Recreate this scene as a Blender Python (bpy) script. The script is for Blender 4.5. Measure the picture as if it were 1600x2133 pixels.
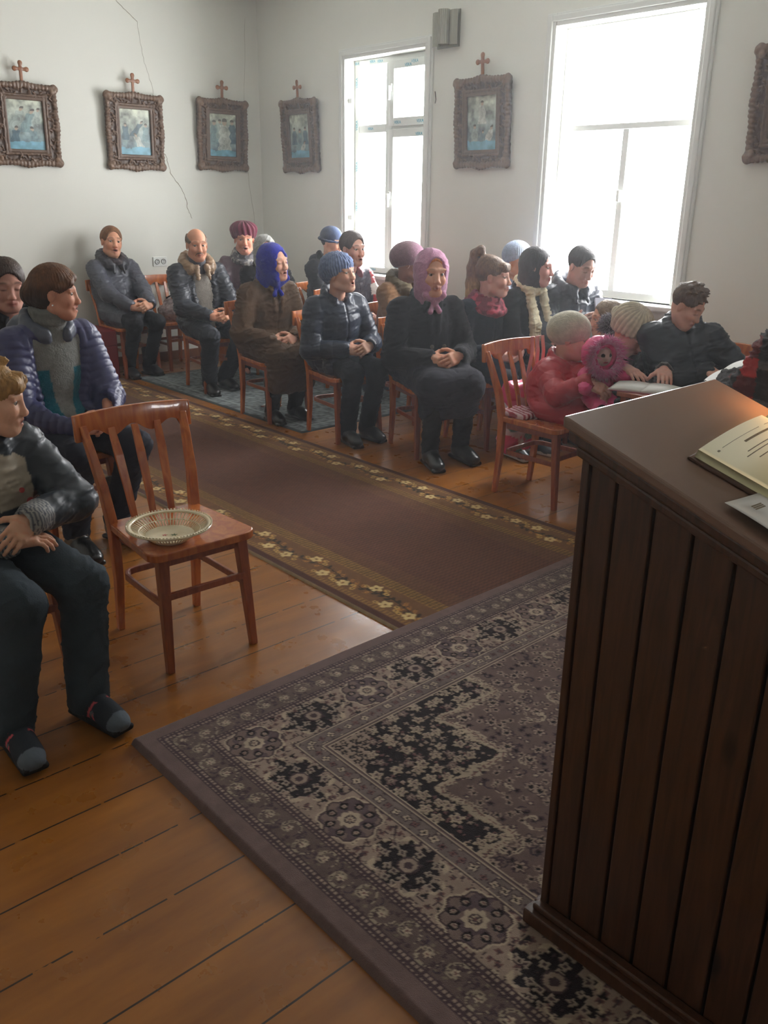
import bpy, bmesh, math, random
import numpy as np
from mathutils import Vector, Matrix
random.seed(7)
for o in list(bpy.data.objects): bpy.data.objects.remove(o)
SC = bpy.context.scene
COL = SC.collection

def srgb(r, g, b):
    f = lambda c: (c/255/12.92) if c/255 <= .04045 else ((c/255+.055)/1.055)**2.4
    return (f(r), f(g), f(b))
V3 = lambda *a: np.array(a, float)

# ---------------------------------------------------------------- camera
cam = bpy.data.cameras.new('camera'); co = bpy.data.objects.new('camera', cam); COL.objects.link(co)
cam.sensor_fit = 'VERTICAL'; cam.sensor_height = 24.0
cam.lens = 24.0*1799/2133
f_, cx_, cy_ = 1799., 800., 1066.5
rx = -V3(-932-cx_, cy_-384, -f_); rx /= np.linalg.norm(rx)
ry = V3(2917-cx_, cy_-437, -f_); ry -= rx*(rx@ry); ry /= np.linalg.norm(ry)
rz = np.cross(rx, ry)
Rw = np.array([rx, ry, rz])
M = Matrix([list(Rw[i])+[0] for i in range(3)]+[[0, 0, 0, 1]])
M.translation = Vector((0, 0, 1.6))
co.matrix_world = M
cam.clip_start = .05
SC.camera = co

# ---------------------------------------------------------------- world, light, exposure
W = bpy.data.worlds.new('world'); SC.world = W; W.use_nodes = True
bg = W.node_tree.nodes['Background']; bg.inputs[0].default_value = (.985, .988, 1, 1); bg.inputs[1].default_value = 26.0
SC.view_settings.view_transform = 'Standard'; SC.view_settings.look = 'None'; SC.view_settings.gamma = 1
SC.view_settings.exposure = 0.24
def area(name, loc, rot, sx, sy, power, col=(1, 1, 1), portal=False):
    l = bpy.data.lights.new(name, 'AREA'); l.shape = 'RECTANGLE'; l.size = sx; l.size_y = sy; l.energy = power; l.color = col
    if portal: l.cycles.is_portal = True
    o = bpy.data.objects.new(name, l); COL.objects.link(o); o.location = loc; o.rotation_euler = rot
    return o
WINX = [(-6.62, -5.60), (-4.29, -3.16)]
for a, b in WINX:
    area('window_portal', ((a+b)/2, 5.715, 1.83), (math.radians(-90), 0, 0), b-a, 1.85, 1, portal=True)
area('window_portal', (2.9, 2.75, 2.1), (0, math.radians(90), 0), .6, .6, 1, portal=True)

# ---------------------------------------------------------------- materials
def mat(name, col, rough=.6, bump=None, vary=0, attr=False, spec=.5, sub=0, sheen=0, metal=0, trans=0, coat=0, emit=None, vscale=6, alpha=1):
    m = bpy.data.materials.get(name)
    if m: return m
    m = bpy.data.materials.new(name); m.use_nodes = True
    nt = m.node_tree; N = nt.nodes; L = nt.links; p = N['Principled BSDF']
    p.inputs['Roughness'].default_value = rough
    p.inputs['Specular IOR Level'].default_value = spec
    p.inputs['Metallic'].default_value = metal
    p.inputs['Sheen Weight'].default_value = sheen
    p.inputs['Coat Weight'].default_value = coat
    p.inputs['Transmission Weight'].default_value = trans
    p.inputs['Alpha'].default_value = alpha
    if sub: p.inputs['Subsurface Weight'].default_value = sub; p.inputs['Subsurface Scale'].default_value = .01
    tc = N.new('ShaderNodeTexCoord')
    if attr:
        c = N.new('ShaderNodeVertexColor'); c.layer_name = 'Col'; src = c.outputs[0]
    else:
        c = N.new('ShaderNodeRGB'); c.outputs[0].default_value = (*col, 1); src = c.outputs[0]
    if vary:
        n = N.new('ShaderNodeTexNoise'); n.inputs['Scale'].default_value = vscale; n.inputs['Detail'].default_value = 5
        L.new(tc.outputs['Object'], n.inputs['Vector'])
        mr = N.new('ShaderNodeMapRange'); mr.inputs[3].default_value = 1-vary; mr.inputs[4].default_value = 1+vary
        L.new(n.outputs[0], mr.inputs[0])
        mx = N.new('ShaderNodeVectorMath'); mx.operation = 'SCALE'; L.new(src, mx.inputs[0]); L.new(mr.outputs[0], mx.inputs['Scale'])
        src = mx.outputs[0]
    L.new(src, p.inputs['Base Color'])
    if bump:
        sc, st = bump[0], bump[1]
        n = N.new('ShaderNodeTexNoise'); n.inputs['Scale'].default_value = sc; n.inputs['Detail'].default_value = 4
        if len(bump) > 2:
            mp = N.new('ShaderNodeMapping'); mp.inputs['Scale'].default_value = bump[2]; L.new(tc.outputs['Object'], mp.inputs[0]); L.new(mp.outputs[0], n.inputs['Vector'])
        else: L.new(tc.outputs['Object'], n.inputs['Vector'])
        b = N.new('ShaderNodeBump'); b.inputs['Strength'].default_value = st; b.inputs['Distance'].default_value = .004
        L.new(n.outputs[0], b.inputs['Height']); L.new(b.outputs[0], p.inputs['Normal'])
    if emit: p.inputs['Emission Color'].default_value = (*emit[0], 1); p.inputs['Emission Strength'].default_value = emit[1]
    return m

def wood_mat(name, c1, c2, rough=.3, scale=1.0, coat=.3, axis=(14, 14, 1.2), knots=False):
    m = mat(name, c1, rough, coat=coat)
    nt = m.node_tree; N = nt.nodes; L = nt.links; p = N['Principled BSDF']
    tc = N.new('ShaderNodeTexCoord'); mp = N.new('ShaderNodeMapping'); mp.inputs['Scale'].default_value = [a*scale for a in axis]
    L.new(tc.outputs['Object'], mp.inputs[0])
    n = N.new('ShaderNodeTexNoise'); n.inputs['Scale'].default_value = 4; n.inputs['Detail'].default_value = 6; n.inputs['Distortion'].default_value = 1.2
    L.new(mp.outputs[0], n.inputs['Vector'])
    r = N.new('ShaderNodeValToRGB'); r.color_ramp.elements[0].position = .35; r.color_ramp.elements[1].position = .68
    r.color_ramp.elements[0].color = (*c1, 1); r.color_ramp.elements[1].color = (*c2, 1)
    L.new(n.outputs[0], r.inputs[0]); src = r.outputs[0]
    if knots:
        v = N.new('ShaderNodeTexVoronoi'); v.inputs['Scale'].default_value = 1; mp2 = N.new('ShaderNodeMapping'); mp2.inputs['Scale'].default_value = (9, 9, 3.6)
        L.new(tc.outputs['Object'], mp2.inputs[0]); L.new(mp2.outputs[0], v.inputs['Vector'])
        r2 = N.new('ShaderNodeValToRGB'); r2.color_ramp.elements[0].position = .07; r2.color_ramp.elements[1].position = .17
        r2.color_ramp.elements[0].color = (.25, .2, .2, 1); r2.color_ramp.elements[1].color = (1, 1, 1, 1)
        L.new(v.outputs[0], r2.inputs[0])
        mx = N.new('ShaderNodeVectorMath'); mx.operation = 'MULTIPLY'; L.new(src, mx.inputs[0]); L.new(r2.outputs[0], mx.inputs[1]); src = mx.outputs[0]
    L.new(src, p.inputs['Base Color'])
    return m

# ---------------------------------------------------------------- mesh helpers
def tag(o, label=None, cat=None, group=None, kind=None):
    if label: o['label'] = label
    if cat: o['category'] = cat
    if group: o['group'] = group
    if kind: o['kind'] = kind
    return o
def empty(name, loc=(0, 0, 0), rz=0, **k):
    o = bpy.data.objects.new(name, None); COL.objects.link(o); o.location = loc; o.rotation_euler = (0, 0, rz); o.empty_display_size = .1
    return tag(o, **k)
def from_arrays(name, v, f, m, parent=None, smooth=True, cols=None):
    me = bpy.data.meshes.new(name)
    v = np.asarray(v, np.float32); f = np.asarray(f, np.int32)
    me.vertices.add(len(v)); me.vertices.foreach_set('co', v.ravel())
    n = f.shape[1]; me.loops.add(f.size); me.loops.foreach_set('vertex_index', f.ravel())
    me.polygons.add(len(f)); me.polygons.foreach_set('loop_start', np.arange(0, f.size, n, dtype=np.int32))
    me.polygons.foreach_set('loop_total', np.full(len(f), n, np.int32))
    me.update(calc_edges=True)
    if smooth: me.polygons.foreach_set('use_smooth', np.ones(len(f), bool))
    if cols is not None:
        a = me.color_attributes.new('Col', 'FLOAT_COLOR', 'POINT')
        c4 = np.ones((len(v), 4), np.float32); c4[:, :3] = cols; a.data.foreach_set('color', c4.ravel())
    o = bpy.data.objects.new(name, me); COL.objects.link(o); me.materials.append(m)
    if parent: o.parent = parent
    return o
class MB:
    def __init__(s): s.bm = bmesh.new()
    def hull8(s, q):
        vs = [s.bm.verts.new(p) for p in q]
        for f in ((0, 3, 2, 1), (4, 5, 6, 7), (0, 1, 5, 4), (1, 2, 6, 5), (2, 3, 7, 6), (3, 0, 4, 7)): s.bm.faces.new([vs[i] for i in f])
        return s
    def box(s, x0, x1, y0, y1, z0, z1):
        return s.hull8([(x0, y0, z0), (x1, y0, z0), (x1, y1, z0), (x0, y1, z0), (x0, y0, z1), (x1, y0, z1), (x1, y1, z1), (x0, y1, z1)])
    def bar(s, a, b, w, d, w2=None, d2=None, up=(1, 0, 0)):
        a = Vector(a); b = Vector(b); t = (b-a).normalized(); u = Vector(up); sd = t.cross(u).normalized(); u = sd.cross(t).normalized()
        w2 = w if w2 is None else w2; d2 = d if d2 is None else d2
        q = []
        for p, ww, dd in ((a, w, d), (b, w2, d2)):
            for i, j in ((-1, -1), (1, -1), (1, 1), (-1, 1)): q.append(p+sd*(i*ww/2)+u*(j*dd/2))
        return s.hull8(q)
    def sweep(s, pts, w, d, up=(0, 0, 1)):
        pts = [Vector(p) for p in pts]; rings = []; n = len(pts)
        ws = w if hasattr(w, '__len__') else [w]*n; ds = d if hasattr(d, '__len__') else [d]*n
        for i, p in enumerate(pts):
            t = (pts[min(i+1, n-1)]-pts[max(i-1, 0)]).normalized(); u = Vector(up); sd = t.cross(u).normalized(); u2 = sd.cross(t).normalized()
            rings.append([s.bm.verts.new(p+sd*(a*ws[i]/2)+u2*(b*ds[i]/2)) for a, b in ((-1, -1), (1, -1), (1, 1), (-1, 1))])
        for r0, r1 in zip(rings, rings[1:]):
            for k in range(4): s.bm.faces.new([r0[k], r0[(k+1) % 4], r1[(k+1) % 4], r1[k]])
        s.bm.faces.new(rings[0][::-1]); s.bm.faces.new(rings[-1]); return s
    def tube(s, pts, r, n=10):
        pts = [Vector(p) for p in pts]; rings = []; m = len(pts)
        rs = r if hasattr(r, '__len__') else [r]*m
        for i, p in enumerate(pts):
            t = (pts[min(i+1, m-1)]-pts[max(i-1, 0)]).normalized(); u = Vector((0, 0, 1)) if abs(t.z) < .9 else Vector((1, 0, 0)); sd = t.cross(u).normalized(); u2 = sd.cross(t).normalized()
            rings.append([s.bm.verts.new(p+sd*(math.cos(2*math.pi*k/n)*rs[i])+u2*(math.sin(2*math.pi*k/n)*rs[i])) for k in range(n)])
        for r0, r1 in zip(rings, rings[1:]):
            for k in range(n): s.bm.faces.new([r0[k], r0[(k+1) % n], r1[(k+1) % n], r1[k]])
        s.bm.faces.new(rings[0][::-1]); s.bm.faces.new(rings[-1]); return s
    def lathe(s, prof, c=(0, 0, 0), n=48, closed=False):
        rings = []
        for r, z in prof: rings.append([s.bm.verts.new((c[0]+r*math.cos(2*math.pi*k/n), c[1]+r*math.sin(2*math.pi*k/n), c[2]+z)) for k in range(n)])
        pr = list(zip(rings, rings[1:]))
        if closed: pr.append((rings[-1], rings[0]))
        for r0, r1 in pr:
            for k in range(n): s.bm.faces.new([r0[k], r0[(k+1) % n], r1[(k+1) % n], r1[k]])
        return s
    def prism(s, pts, vec):
        a = [s.bm.verts.new(p) for p in pts]; b = [s.bm.verts.new(Vector(p)+Vector(vec)) for p in pts]
        s.bm.faces.new(a[::-1]); s.bm.faces.new(b); n = len(a)
        for i in range(n): s.bm.faces.new([a[i], a[(i+1) % n], b[(i+1) % n], b[i]])
        return s
    def build(s, name, m, parent=None, bevel=0, smooth=False, sub=0):
        bmesh.ops.recalc_face_normals(s.bm, faces=s.bm.faces)
        me = bpy.data.meshes.new(name); s.bm.to_mesh(me); s.bm.free()
        if smooth: me.polygons.foreach_set('use_smooth', np.ones(len(me.polygons), bool))
        o = bpy.data.objects.new(name, me); COL.objects.link(o); me.materials.append(m)
        if parent: o.parent = parent
        if bevel:
            b = o.modifiers.new('bevel', 'BEVEL'); b.width = bevel; b.segments = 2; b.limit_method = 'ANGLE'
        if sub:
            b = o.modifiers.new('sub', 'SUBSURF'); b.levels = b.render_levels = sub
        return o
def copy_tree(o, parent=None):
    c = o.copy(); COL.objects.link(c); c.parent = parent
    for ch in list(o.children): copy_tree(ch, c)
    return c

# ---------------------------------------------------------------- noise (numpy)
def hsh(ix, iy, iz, seed=0):
    h = (ix.astype(np.int64)*374761393+iy.astype(np.int64)*668265263+iz.astype(np.int64)*2147483647+seed*974634777) & 0xffffffff
    h = ((h ^ (h >> 13))*1274126177) & 0xffffffff
    h = ((h ^ (h >> 15))*2246822519) & 0xffffffff
    return ((h ^ (h >> 16)) & 0xffffff)/float(0xffffff)
def noise(P, sc=1., seed=0):
    P = np.asarray(P, float)*sc+100.; i = np.floor(P); f = P-i; f = f*f*(3-2*f); i = i.astype(np.int64)
    r = 0
    for a in (0, 1):
        for b in (0, 1):
            for c in (0, 1):
                w = (f[:, 0] if a else 1-f[:, 0])*(f[:, 1] if b else 1-f[:, 1])*(f[:, 2] if c else 1-f[:, 2])
                r = r+w*hsh(i[:, 0]+a, i[:, 1]+b, i[:, 2]+c, seed)
    return r*2-1
def fbm(P, sc=1., seed=0, o=3):
    return sum(noise(P, sc*2**k, seed+k)*.5**k for k in range(o))

# ---------------------------------------------------------------- distance-field modeller: one closed surface from blended forms
class SD:
    def __init__(s, h=.006): s.p = []; s.h = h
    def cap(s, a, b, ra, rb=None, k=.02, c=0, sub=False, sc=None):
        rb = ra if rb is None else rb; s.p.append(('c', V3(*a), V3(*b), ra, rb, k, c, sub)); return s
    def ell(s, ce, r, R=None, k=.02, c=0, sub=False):
        s.p.append(('e', V3(*ce), V3(*r), np.eye(3) if R is None else R, None, k, c, sub)); return s
    def box(s, ce, r, R=None, rd=.01, k=.01, c=0, sub=False):
        s.p.append(('b', V3(*ce), V3(*r), np.eye(3) if R is None else R, rd, k, c, sub)); return s
    def _d(s, q, X, Y, Z):
        if q[0] == 'c':
            a, b, ra, rb = q[1:5]; ab = b-a; L2 = max(ab@ab, 1e-9)
            x = X-a[0]; y = Y-a[1]; z = Z-a[2]
            t = np.clip((x*ab[0]+y*ab[1]+z*ab[2])/L2, 0, 1)
            return np.sqrt((x-t*ab[0])**2+(y-t*ab[1])**2+(z-t*ab[2])**2)-(ra+(rb-ra)*t), t*math.sqrt(L2)
        c, r, R = q[1:4]
        x = X-c[0]; y = Y-c[1]; z = Z-c[2]
        u = [R[0, i]*x+R[1, i]*y+R[2, i]*z for i in range(3)]
        if q[0] == 'e':
            k0 = np.sqrt((u[0]/r[0])**2+(u[1]/r[1])**2+(u[2]/r[2])**2); k1 = np.sqrt((u[0]/r[0]**2)**2+(u[1]/r[1]**2)**2+(u[2]/r[2]**2)**2)+1e-9
            return k0*(k0-1)/k1, u[2]+0*k0
        rd = q[4]; g = [np.abs(u[i])-(r[i]-rd) for i in range(3)]
        o = np.sqrt(np.maximum(g[0], 0)**2+np.maximum(g[1], 0)**2+np.maximum(g[2], 0)**2)+np.minimum(np.maximum(np.maximum(g[0], g[1]), g[2]), 0)-rd
        return o, u[2]+0*o
    def _bb(s, q, pad):
        if q[0] == 'c': r = max(q[3], q[4]); return np.minimum(q[1], q[2])-r-pad, np.maximum(q[1], q[2])+r+pad
        e = np.abs(q[3])@q[2]; return q[1]-e-pad, q[1]+e+pad
    def grid(s):
        h = s.h; bb = [s._bb(q, 2.5*h) for q in s.p if not q[7]]
        lo = np.min([b[0] for b in bb], 0); hi = np.max([b[1] for b in bb], 0)
        n = np.ceil((hi-lo)/h).astype(int)+1
        V = np.full(n, .1, np.float32); ax = [lo[i]+h*np.arange(n[i]) for i in range(3)]
        for q in s.p:
            k = q[5]; a, b = s._bb(q, k+2*h+.012)
            i0 = np.clip(np.floor((a-lo)/h).astype(int), 0, n); i1 = np.clip(np.ceil((b-lo)/h).astype(int)+1, 0, n)
            if (i1 <= i0).any(): continue
            sl = tuple(slice(i0[i], i1[i]) for i in range(3))
            X = ax[0][sl[0]][:, None, None]; Y = ax[1][sl[1]][None, :, None]; Z = ax[2][sl[2]][None, None, :]
            d = s._d(q, X, Y, Z)[0]; v = V[sl]
            if q[7]: d = -d; hh = np.maximum(k-np.abs(v-d), 0)/max(k, 1e-6); V[sl] = np.maximum(v, d)+hh*hh*k*.25
            else: hh = np.maximum(k-np.abs(v-d), 0)/max(k, 1e-6); V[sl] = np.minimum(v, d)-hh*hh*k*.25
        return V, lo
    def mesh(s):
        V, lo = s.grid(); h = s.h
        V[0] = V[-1] = .1; V[:, 0] = V[:, -1] = .1; V[:, :, 0] = V[:, :, -1] = .1
        S = V < 0; n = np.array(S.shape)-1
        cnt = np.zeros(n, np.int8)
        for a in (0, 1):
            for b in (0, 1):
                for c in (0, 1): cnt += S[a:n[0]+a, b:n[1]+b, c:n[2]+c]
        act = (cnt > 0) & (cnt < 8); I, J, K = np.nonzero(act)
        idx = np.full(n, -1, np.int32); idx[I, J, K] = np.arange(len(I))
        acc = np.zeros((len(I), 3)); w = np.zeros(len(I))
        cor = [(a, b, c) for a in (0, 1) for b in (0, 1) for c in (0, 1)]
        val = {q: V[I+q[0], J+q[1], K+q[2]].astype(float) for q in cor}
        for q in cor:
            for d in range(3):
                if q[d]: continue
                q2 = list(q); q2[d] = 1; q2 = tuple(q2); a, b = val[q], val[q2]; m = (a < 0) != (b < 0)
                t = np.where(m, a/np.where(m, a-b, 1), 0)
                p = np.tile(np.array(q, float), (len(I), 1)); p[:, d] = t
                acc[m] += p[m]; w[m] += 1
        P = lo+h*(np.stack([I, J, K], 1)+acc/w[:, None])
        F = []
        for d in range(3):
            e1, e2 = (d+1) % 3, (d+2) % 3
            A = S.take(range(0, n[d]), d); B = S.take(range(1, n[d]+1), d)
            for flip, mk in ((False, A & ~B), (True, ~A & B)):
                g = np.array(np.nonzero(mk)).T
                g = g[(g[:, e1] > 0) & (g[:, e2] > 0) & (g[:, e1] < n[e1]) & (g[:, e2] < n[e2])]
                qs = []
                for (u, v) in ((-1, -1), (0, -1), (0, 0), (-1, 0)):
                    x = g.copy(); x[:, e1] += u; x[:, e2] += v; qs.append(idx[x[:, 0], x[:, 1], x[:, 2]])
                q4 = np.stack(qs, 1)
                F.append(q4[:, ::-1] if flip else q4)
        F = np.concatenate(F); F = F[(F >= 0).all(1)]
        return P, F
    def classify(s, P):
        best = np.full(len(P), 9.); c = np.zeros(len(P), int); t = np.zeros(len(P)); pi = np.zeros(len(P), int)
        for i, q in enumerate(s.p):
            if q[7]: continue
            d, tt = s._d(q, P[:, 0], P[:, 1], P[:, 2]); m = d < best
            best[m] = d[m]; c[m] = q[6]; t[m] = tt[m]; pi[m] = i
        return c, t, pi
def normals(P, F):
    a = P[F[:, 2]]-P[F[:, 0]]; b = P[F[:, 3]]-P[F[:, 1]]; n = np.cross(a, b); N = np.zeros_like(P)
    for k in range(4): np.add.at(N, F[:, k], n)
    return N/(np.linalg.norm(N, axis=1)[:, None]+1e-12)
def relax(P, F, it=2):
    for _ in range(it):
        A = np.zeros_like(P); w = np.zeros(len(P))
        for k in range(4):
            np.add.at(A, F[:, k], P[F[:, (k+1) % 4]]+P[F[:, (k-1) % 4]]); np.add.at(w, F[:, k], 2)
        P = .5*P+.5*A/np.maximum(w, 1)[:, None]
    return P
def sdobj(name, sd, m, parent=None, disp=None, cols=None, it=2):
    P, F = sd.mesh(); P = relax(P, F, it)
    c, t, pi = sd.classify(P)
    if disp is not None: P = P+normals(P, F)*disp(P, c, t, pi)[:, None]
    cc = None if cols is None else cols(P, c, t, pi)
    return from_arrays(name, P, F, m, parent, True, cc)
# ---------------------------------------------------------------- people
def rot(yaw=0, pitch=0, roll=0):
    y, p, r = [math.radians(a) for a in (yaw, pitch, roll)]
    Rz = np.array([[math.cos(y), -math.sin(y), 0], [math.sin(y), math.cos(y), 0], [0, 0, 1]])
    Ry = np.array([[math.cos(-p), 0, math.sin(-p)], [0, 1, 0], [-math.sin(-p), 0, math.cos(-p)]])
    Rx = np.array([[1, 0, 0], [0, math.cos(r), -math.sin(r)], [0, math.sin(r), math.cos(r)]])
    return Rz@Ry@Rx
def nrm(v): v = V3(*v); return v/np.linalg.norm(v)
def ik(a, b, l1, l2, pole):
    d = b-a; L = min(np.linalg.norm(d), (l1+l2)*.998); u = d/np.linalg.norm(d); b2 = a+u*L
    x = (l1*l1-l2*l2+L*L)/(2*L); y = math.sqrt(max(l1*l1-x*x, 0)); p = V3(*pole); p = p-u*(p@u); p /= np.linalg.norm(p)
    return a+u*x+p*y, b2
def hand(sd, Wp, d, n, side, hs=1., curl=(18, 35, 30), thumb=(.55, .75, -.35), c=3):
    d = nrm(d); n = V3(*n); n = nrm(n-d*(n@d)); t = np.cross(n, d)*side
    R = np.array([d, t, n]).T
    sd.box(Wp+d*.048*hs, V3(.047, .039, .0145)*hs, R, rd=.013*hs, k=.012, c=c)
    sd.cap(Wp-d*.02*hs, Wp+d*.03*hs, .025*hs, .024*hs, k=.02, c=c)
    for i, L in enumerate((.072, .08, .074, .058)):
        p = Wp+d*(.09-.004*abs(i-1))*hs+t*(.029-.0193*i)*hs; a = 0; r = (.0092-.0006*(i == 3))*hs
        sp = (1.5-i)*.05
        for k, fr in enumerate((.46, .3, .26)):
            a += math.radians(curl[k]+3*i)
            dd = nrm(math.cos(a)*(d+t*sp)-math.sin(a)*n); p2 = p+dd*L*fr*hs
            sd.cap(p, p2, r, r*.92, k=.0035, c=c); p = p2; r *= .92
    p = Wp+d*.022*hs+t*.03*hs; dd = nrm(d*thumb[0]+t*thumb[1]+n*thumb[2])
    p2 = p+dd*.042*hs; sd.cap(p, p2, .0135*hs, .011*hs, k=.012, c=c)
    dd = nrm(dd+d*.7-n*.25); sd.cap(p2, p2+dd*.03*hs, .0108*hs, .0085*hs, k=.004, c=c)

SKIN = (206, 158, 134)
def skin_mat(): return mat('skin', (.5, .3, .2), .52, bump=(160, .18), attr=True, sub=.12, spec=.18)
FAB = dict(
    wool=lambda: mat('wool_cloth', (0, 0, 0), .92, bump=(260, .5), vary=.16, attr=True, sheen=.06, spec=.2, vscale=30),
    knit=lambda: mat('knitted_wool', (0, 0, 0), .95, bump=(140, .9), vary=.25, attr=True, sheen=.25, spec=.15, vscale=60),
    nylon=lambda: mat('padded_nylon', (0, 0, 0), .42, bump=(30, .35), vary=.12, attr=True, spec=.5),
    cotton=lambda: mat('cotton_cloth', (0, 0, 0), .8, bump=(90, .35), vary=.14, attr=True, spec=.3, vscale=18),
    denim=lambda: mat('denim_cloth', (0, 0, 0), .85, bump=(220, .4), vary=.3, attr=True, spec=.25, vscale=10),
    leather=lambda: mat('shoe_leather', (0, 0, 0), .3, bump=(60, .2), attr=True, spec=.5, coat=.2),
    fur=lambda: mat('fur', (0, 0, 0), .95, bump=(120, 1.), vary=.4, attr=True, sheen=.6, spec=.15, vscale=90),
    hair=lambda: mat('hair_strands', (0, 0, 0), .5, bump=(60, .7, (3, 3, .5)), vary=.3, attr=True, spec=.4, vscale=50))

def wr(amp=.006, sc=9., seed=0, stretch=(1, 1, 1), fine=.45):
    def f(P, c, t, pi):
        Q = P*np.array(stretch); w = fbm(Q+.25*np.stack([noise(Q, 4, seed+9)]*3, 1), sc, seed, 3)
        Qa = np.stack([Q[:, 0]+.7*Q[:, 2], Q[:, 1]*.8, Q[:, 2]*1.5-.5*Q[:, 1]], 1)+.05*np.stack([noise(Q, 7, seed+5), noise(Q, 7, seed+6), noise(Q, 7, seed+7)], 1)
        w2 = noise(Qa*np.array([.7, .9, 1.8]), sc*2.1, seed+20); rid = (1-np.abs(w2))**5
        return amp*(.55*w)+amp*1.5*(rid-.25)*(.6+.6*noise(Q, 5, seed+2))+amp*fine*.4*noise(Q, sc*5, seed+30)
    return f
def solid(col, var=.0, extra=None, seed=0):
    def f(P, c, t, pi):
        C = np.tile(np.array(srgb(*col)), (len(P), 1))
        if extra:
            for k, cc in extra.items(): C[c == k] = srgb(*cc)
        if var: C = C*(1+var*noise(P, 25, seed))[:, None]
        return C
    return f

PEOPLE = {}
def person(key, label, base, th, top, hy, hp=0, hr=0, s=1., h=.0045, hs=None, skin=SKIN, hands=None, coat=None, inner=None, legs=None, shoes=None,
           hair=None, hat=None, mouth=0, eyes=1, lean=0., kn=(.45, .13), an=(.36, .11), brow=(80, 55, 40), hipz=None, stand=False, lipc=(165, 95, 85), scarf=None, extra=None, hatup=0.):
    hs = (1. if s > .9 else .93) if hs is None else hs
    rt = math.radians(th); c_, s_ = math.cos(rt), math.sin(rt)
    loc = lambda p: V3((p[0]-base[0])*c_+(p[1]-base[1])*s_, -(p[0]-base[0])*s_+(p[1]-base[1])*c_, p[2])
    root = empty('person', (base[0], base[1], 0), rt, label=label, cat='person')
    Rh = rot(hy-th, hp, hr)
    Hc = loc(top)-Rh@V3(-.01, 0, .118+hatup)*hs
    hl = lambda x, y, z: Hc+Rh@(V3(x, y, z)*hs)
    PZ = (.45+.09*s) if hipz is None else hipz
    pel = V3(0, 0, PZ)
    NB = Hc+Rh@(V3(-.03, 0, -.075)*hs)+V3(-.015, 0, -.09*s); NB = .8*NB+.2*V3(lean, 0, NB[2])
    sh = {q: NB+V3(-.01, q*.172*s, -.055*s) for q in (-1, 1)}
    kz = .5*s**.3 if s > .9 else (.47 if s > .7 else .46)
    hip = {q: V3(.02, q*.09*s, PZ) for q in (-1, 1)}
    kne = {q: V3(kn[0]*s if not isinstance(kn[0], tuple) else kn[0][0 if q < 0 else 1], q*kn[1]*s, kz) for q in (-1, 1)}
    ank = {q: V3(an[0] if not isinstance(an[0], tuple) else an[0][0 if q < 0 else 1], q*an[1], .095*s if s > .8 else max(.09, kz-.36*s/.8)) for q in (-1, 1)}
    if legs and legs.get('k'):
        for i, q in enumerate((-1, 1)): kne[q] = V3(*legs['k'][i]); ank[q] = V3(*legs['a'][i])
    # hand targets
    hd = hands or {}
    mode = hd.get('mode', 'clasp'); hx = hd.get('p', (.36*s, 0, PZ+.105*s))
    wrp = {}; hdir = {}; hn = {}
    if mode == 'clasp':
        for q in (-1, 1):
            wrp[q] = V3(hx[0]-.02+(.018 if q > 0 else 0), hx[1]+q*.085*hs, hx[2]+(.01 if q > 0 else 0)); hdir[q] = nrm((.45, -q*.85, -.12)); hn[q] = nrm((.75, q*.25, .5))
    else:
        for i, q in enumerate((-1, 1)): wrp[q] = V3(*hd['w'][i]); hdir[q] = nrm(hd['d'][i]); hn[q] = nrm(hd['n'][i])
    elb = {}
    for q in (-1, 1):
        tgt = wrp[q]-hdir[q]*.01
        elb[q], w2 = ik(sh[q], tgt, .285*s, .245*s, hd.get('pole', (-.25, q*.55, -.8)) if q < 0 or 'pole2' not in hd else hd['pole2'])
        wrp[q] = w2+hdir[q]*.01
    # ---- body
    B = SD(h)
    B.ell(hl(-.018, 0, .03), V3(.093, .074, .086)*hs, Rh, k=.02, c=1)
    B.ell(hl(.022, 0, -.03), V3(.067, .06, .083)*hs, Rh, k=.03, c=1)
    B.ell(hl(.06, 0, -.096), V3(.026, .028, .02)*hs, Rh, k=.03, c=1)
    for q in (-1, 1):
        B.cap(hl(.0, q*.05, -.07), hl(.055, q*.02, -.098), .022*hs, .02*hs, k=.03, c=1)
        B.ell(hl(.055, q*.036, -.032), V3(.028, .024, .026)*hs, Rh, k=.02, c=1)
        B.ell(hl(.094, q*.031, .002), V3(.02, .019, .013)*hs, Rh, k=.012, c=1, sub=True)
        B.cap(hl(.08, q*.012, .024), hl(.068, q*.05, .024), .0095*hs, .008*hs, k=.012, c=1)
        B.cap(hl(.0785, q*.019, .0085), hl(.0725, q*.044, .008), .0055*hs, .0045*hs, k=.006, c=1)
        B.cap(hl(.077, q*.02, -.0095), hl(.072, q*.043, -.0075), .0045*hs, .004*hs, k=.006, c=1)
        if not eyes: B.ell(hl(.074, q*.031, .001), V3(.012, .014, .011)*hs, Rh, k=.004, c=1)
        B.ell(hl(.097, q*.0125, -.042), V3(.009, .0075, .007)*hs, Rh, k=.008, c=1)
        B.ell(hl(-.006, q*.076, -.008), V3(.018, .007, .03)*hs, Rh@rot(0, 0, 0), k=.008, c=1)
        B.ell(hl(-.0, q*.084, -.004), V3(.009, .005, .016)*hs, Rh, k=.004, c=1, sub=True)
    B.cap(hl(.082, 0, .014), hl(.0965, 0, -.03), .0085*hs, .0105*hs, k=.014, c=1)
    B.ell(hl(.1005, 0, -.037), V3(.0125, .0125, .011)*hs, Rh, k=.01, c=1)
    mo = mouth*.012
    B.cap(hl(.082, -.023, -.066+mo*.3), hl(.0905, 0, -.0625+mo*.5), .0055*hs, .0066*hs, k=.008, c=1)
    B.cap(hl(.082, .023, -.066+mo*.3), hl(.0905, 0, -.0625+mo*.5), .0055*hs, .0066*hs, k=.008, c=1)
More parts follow.
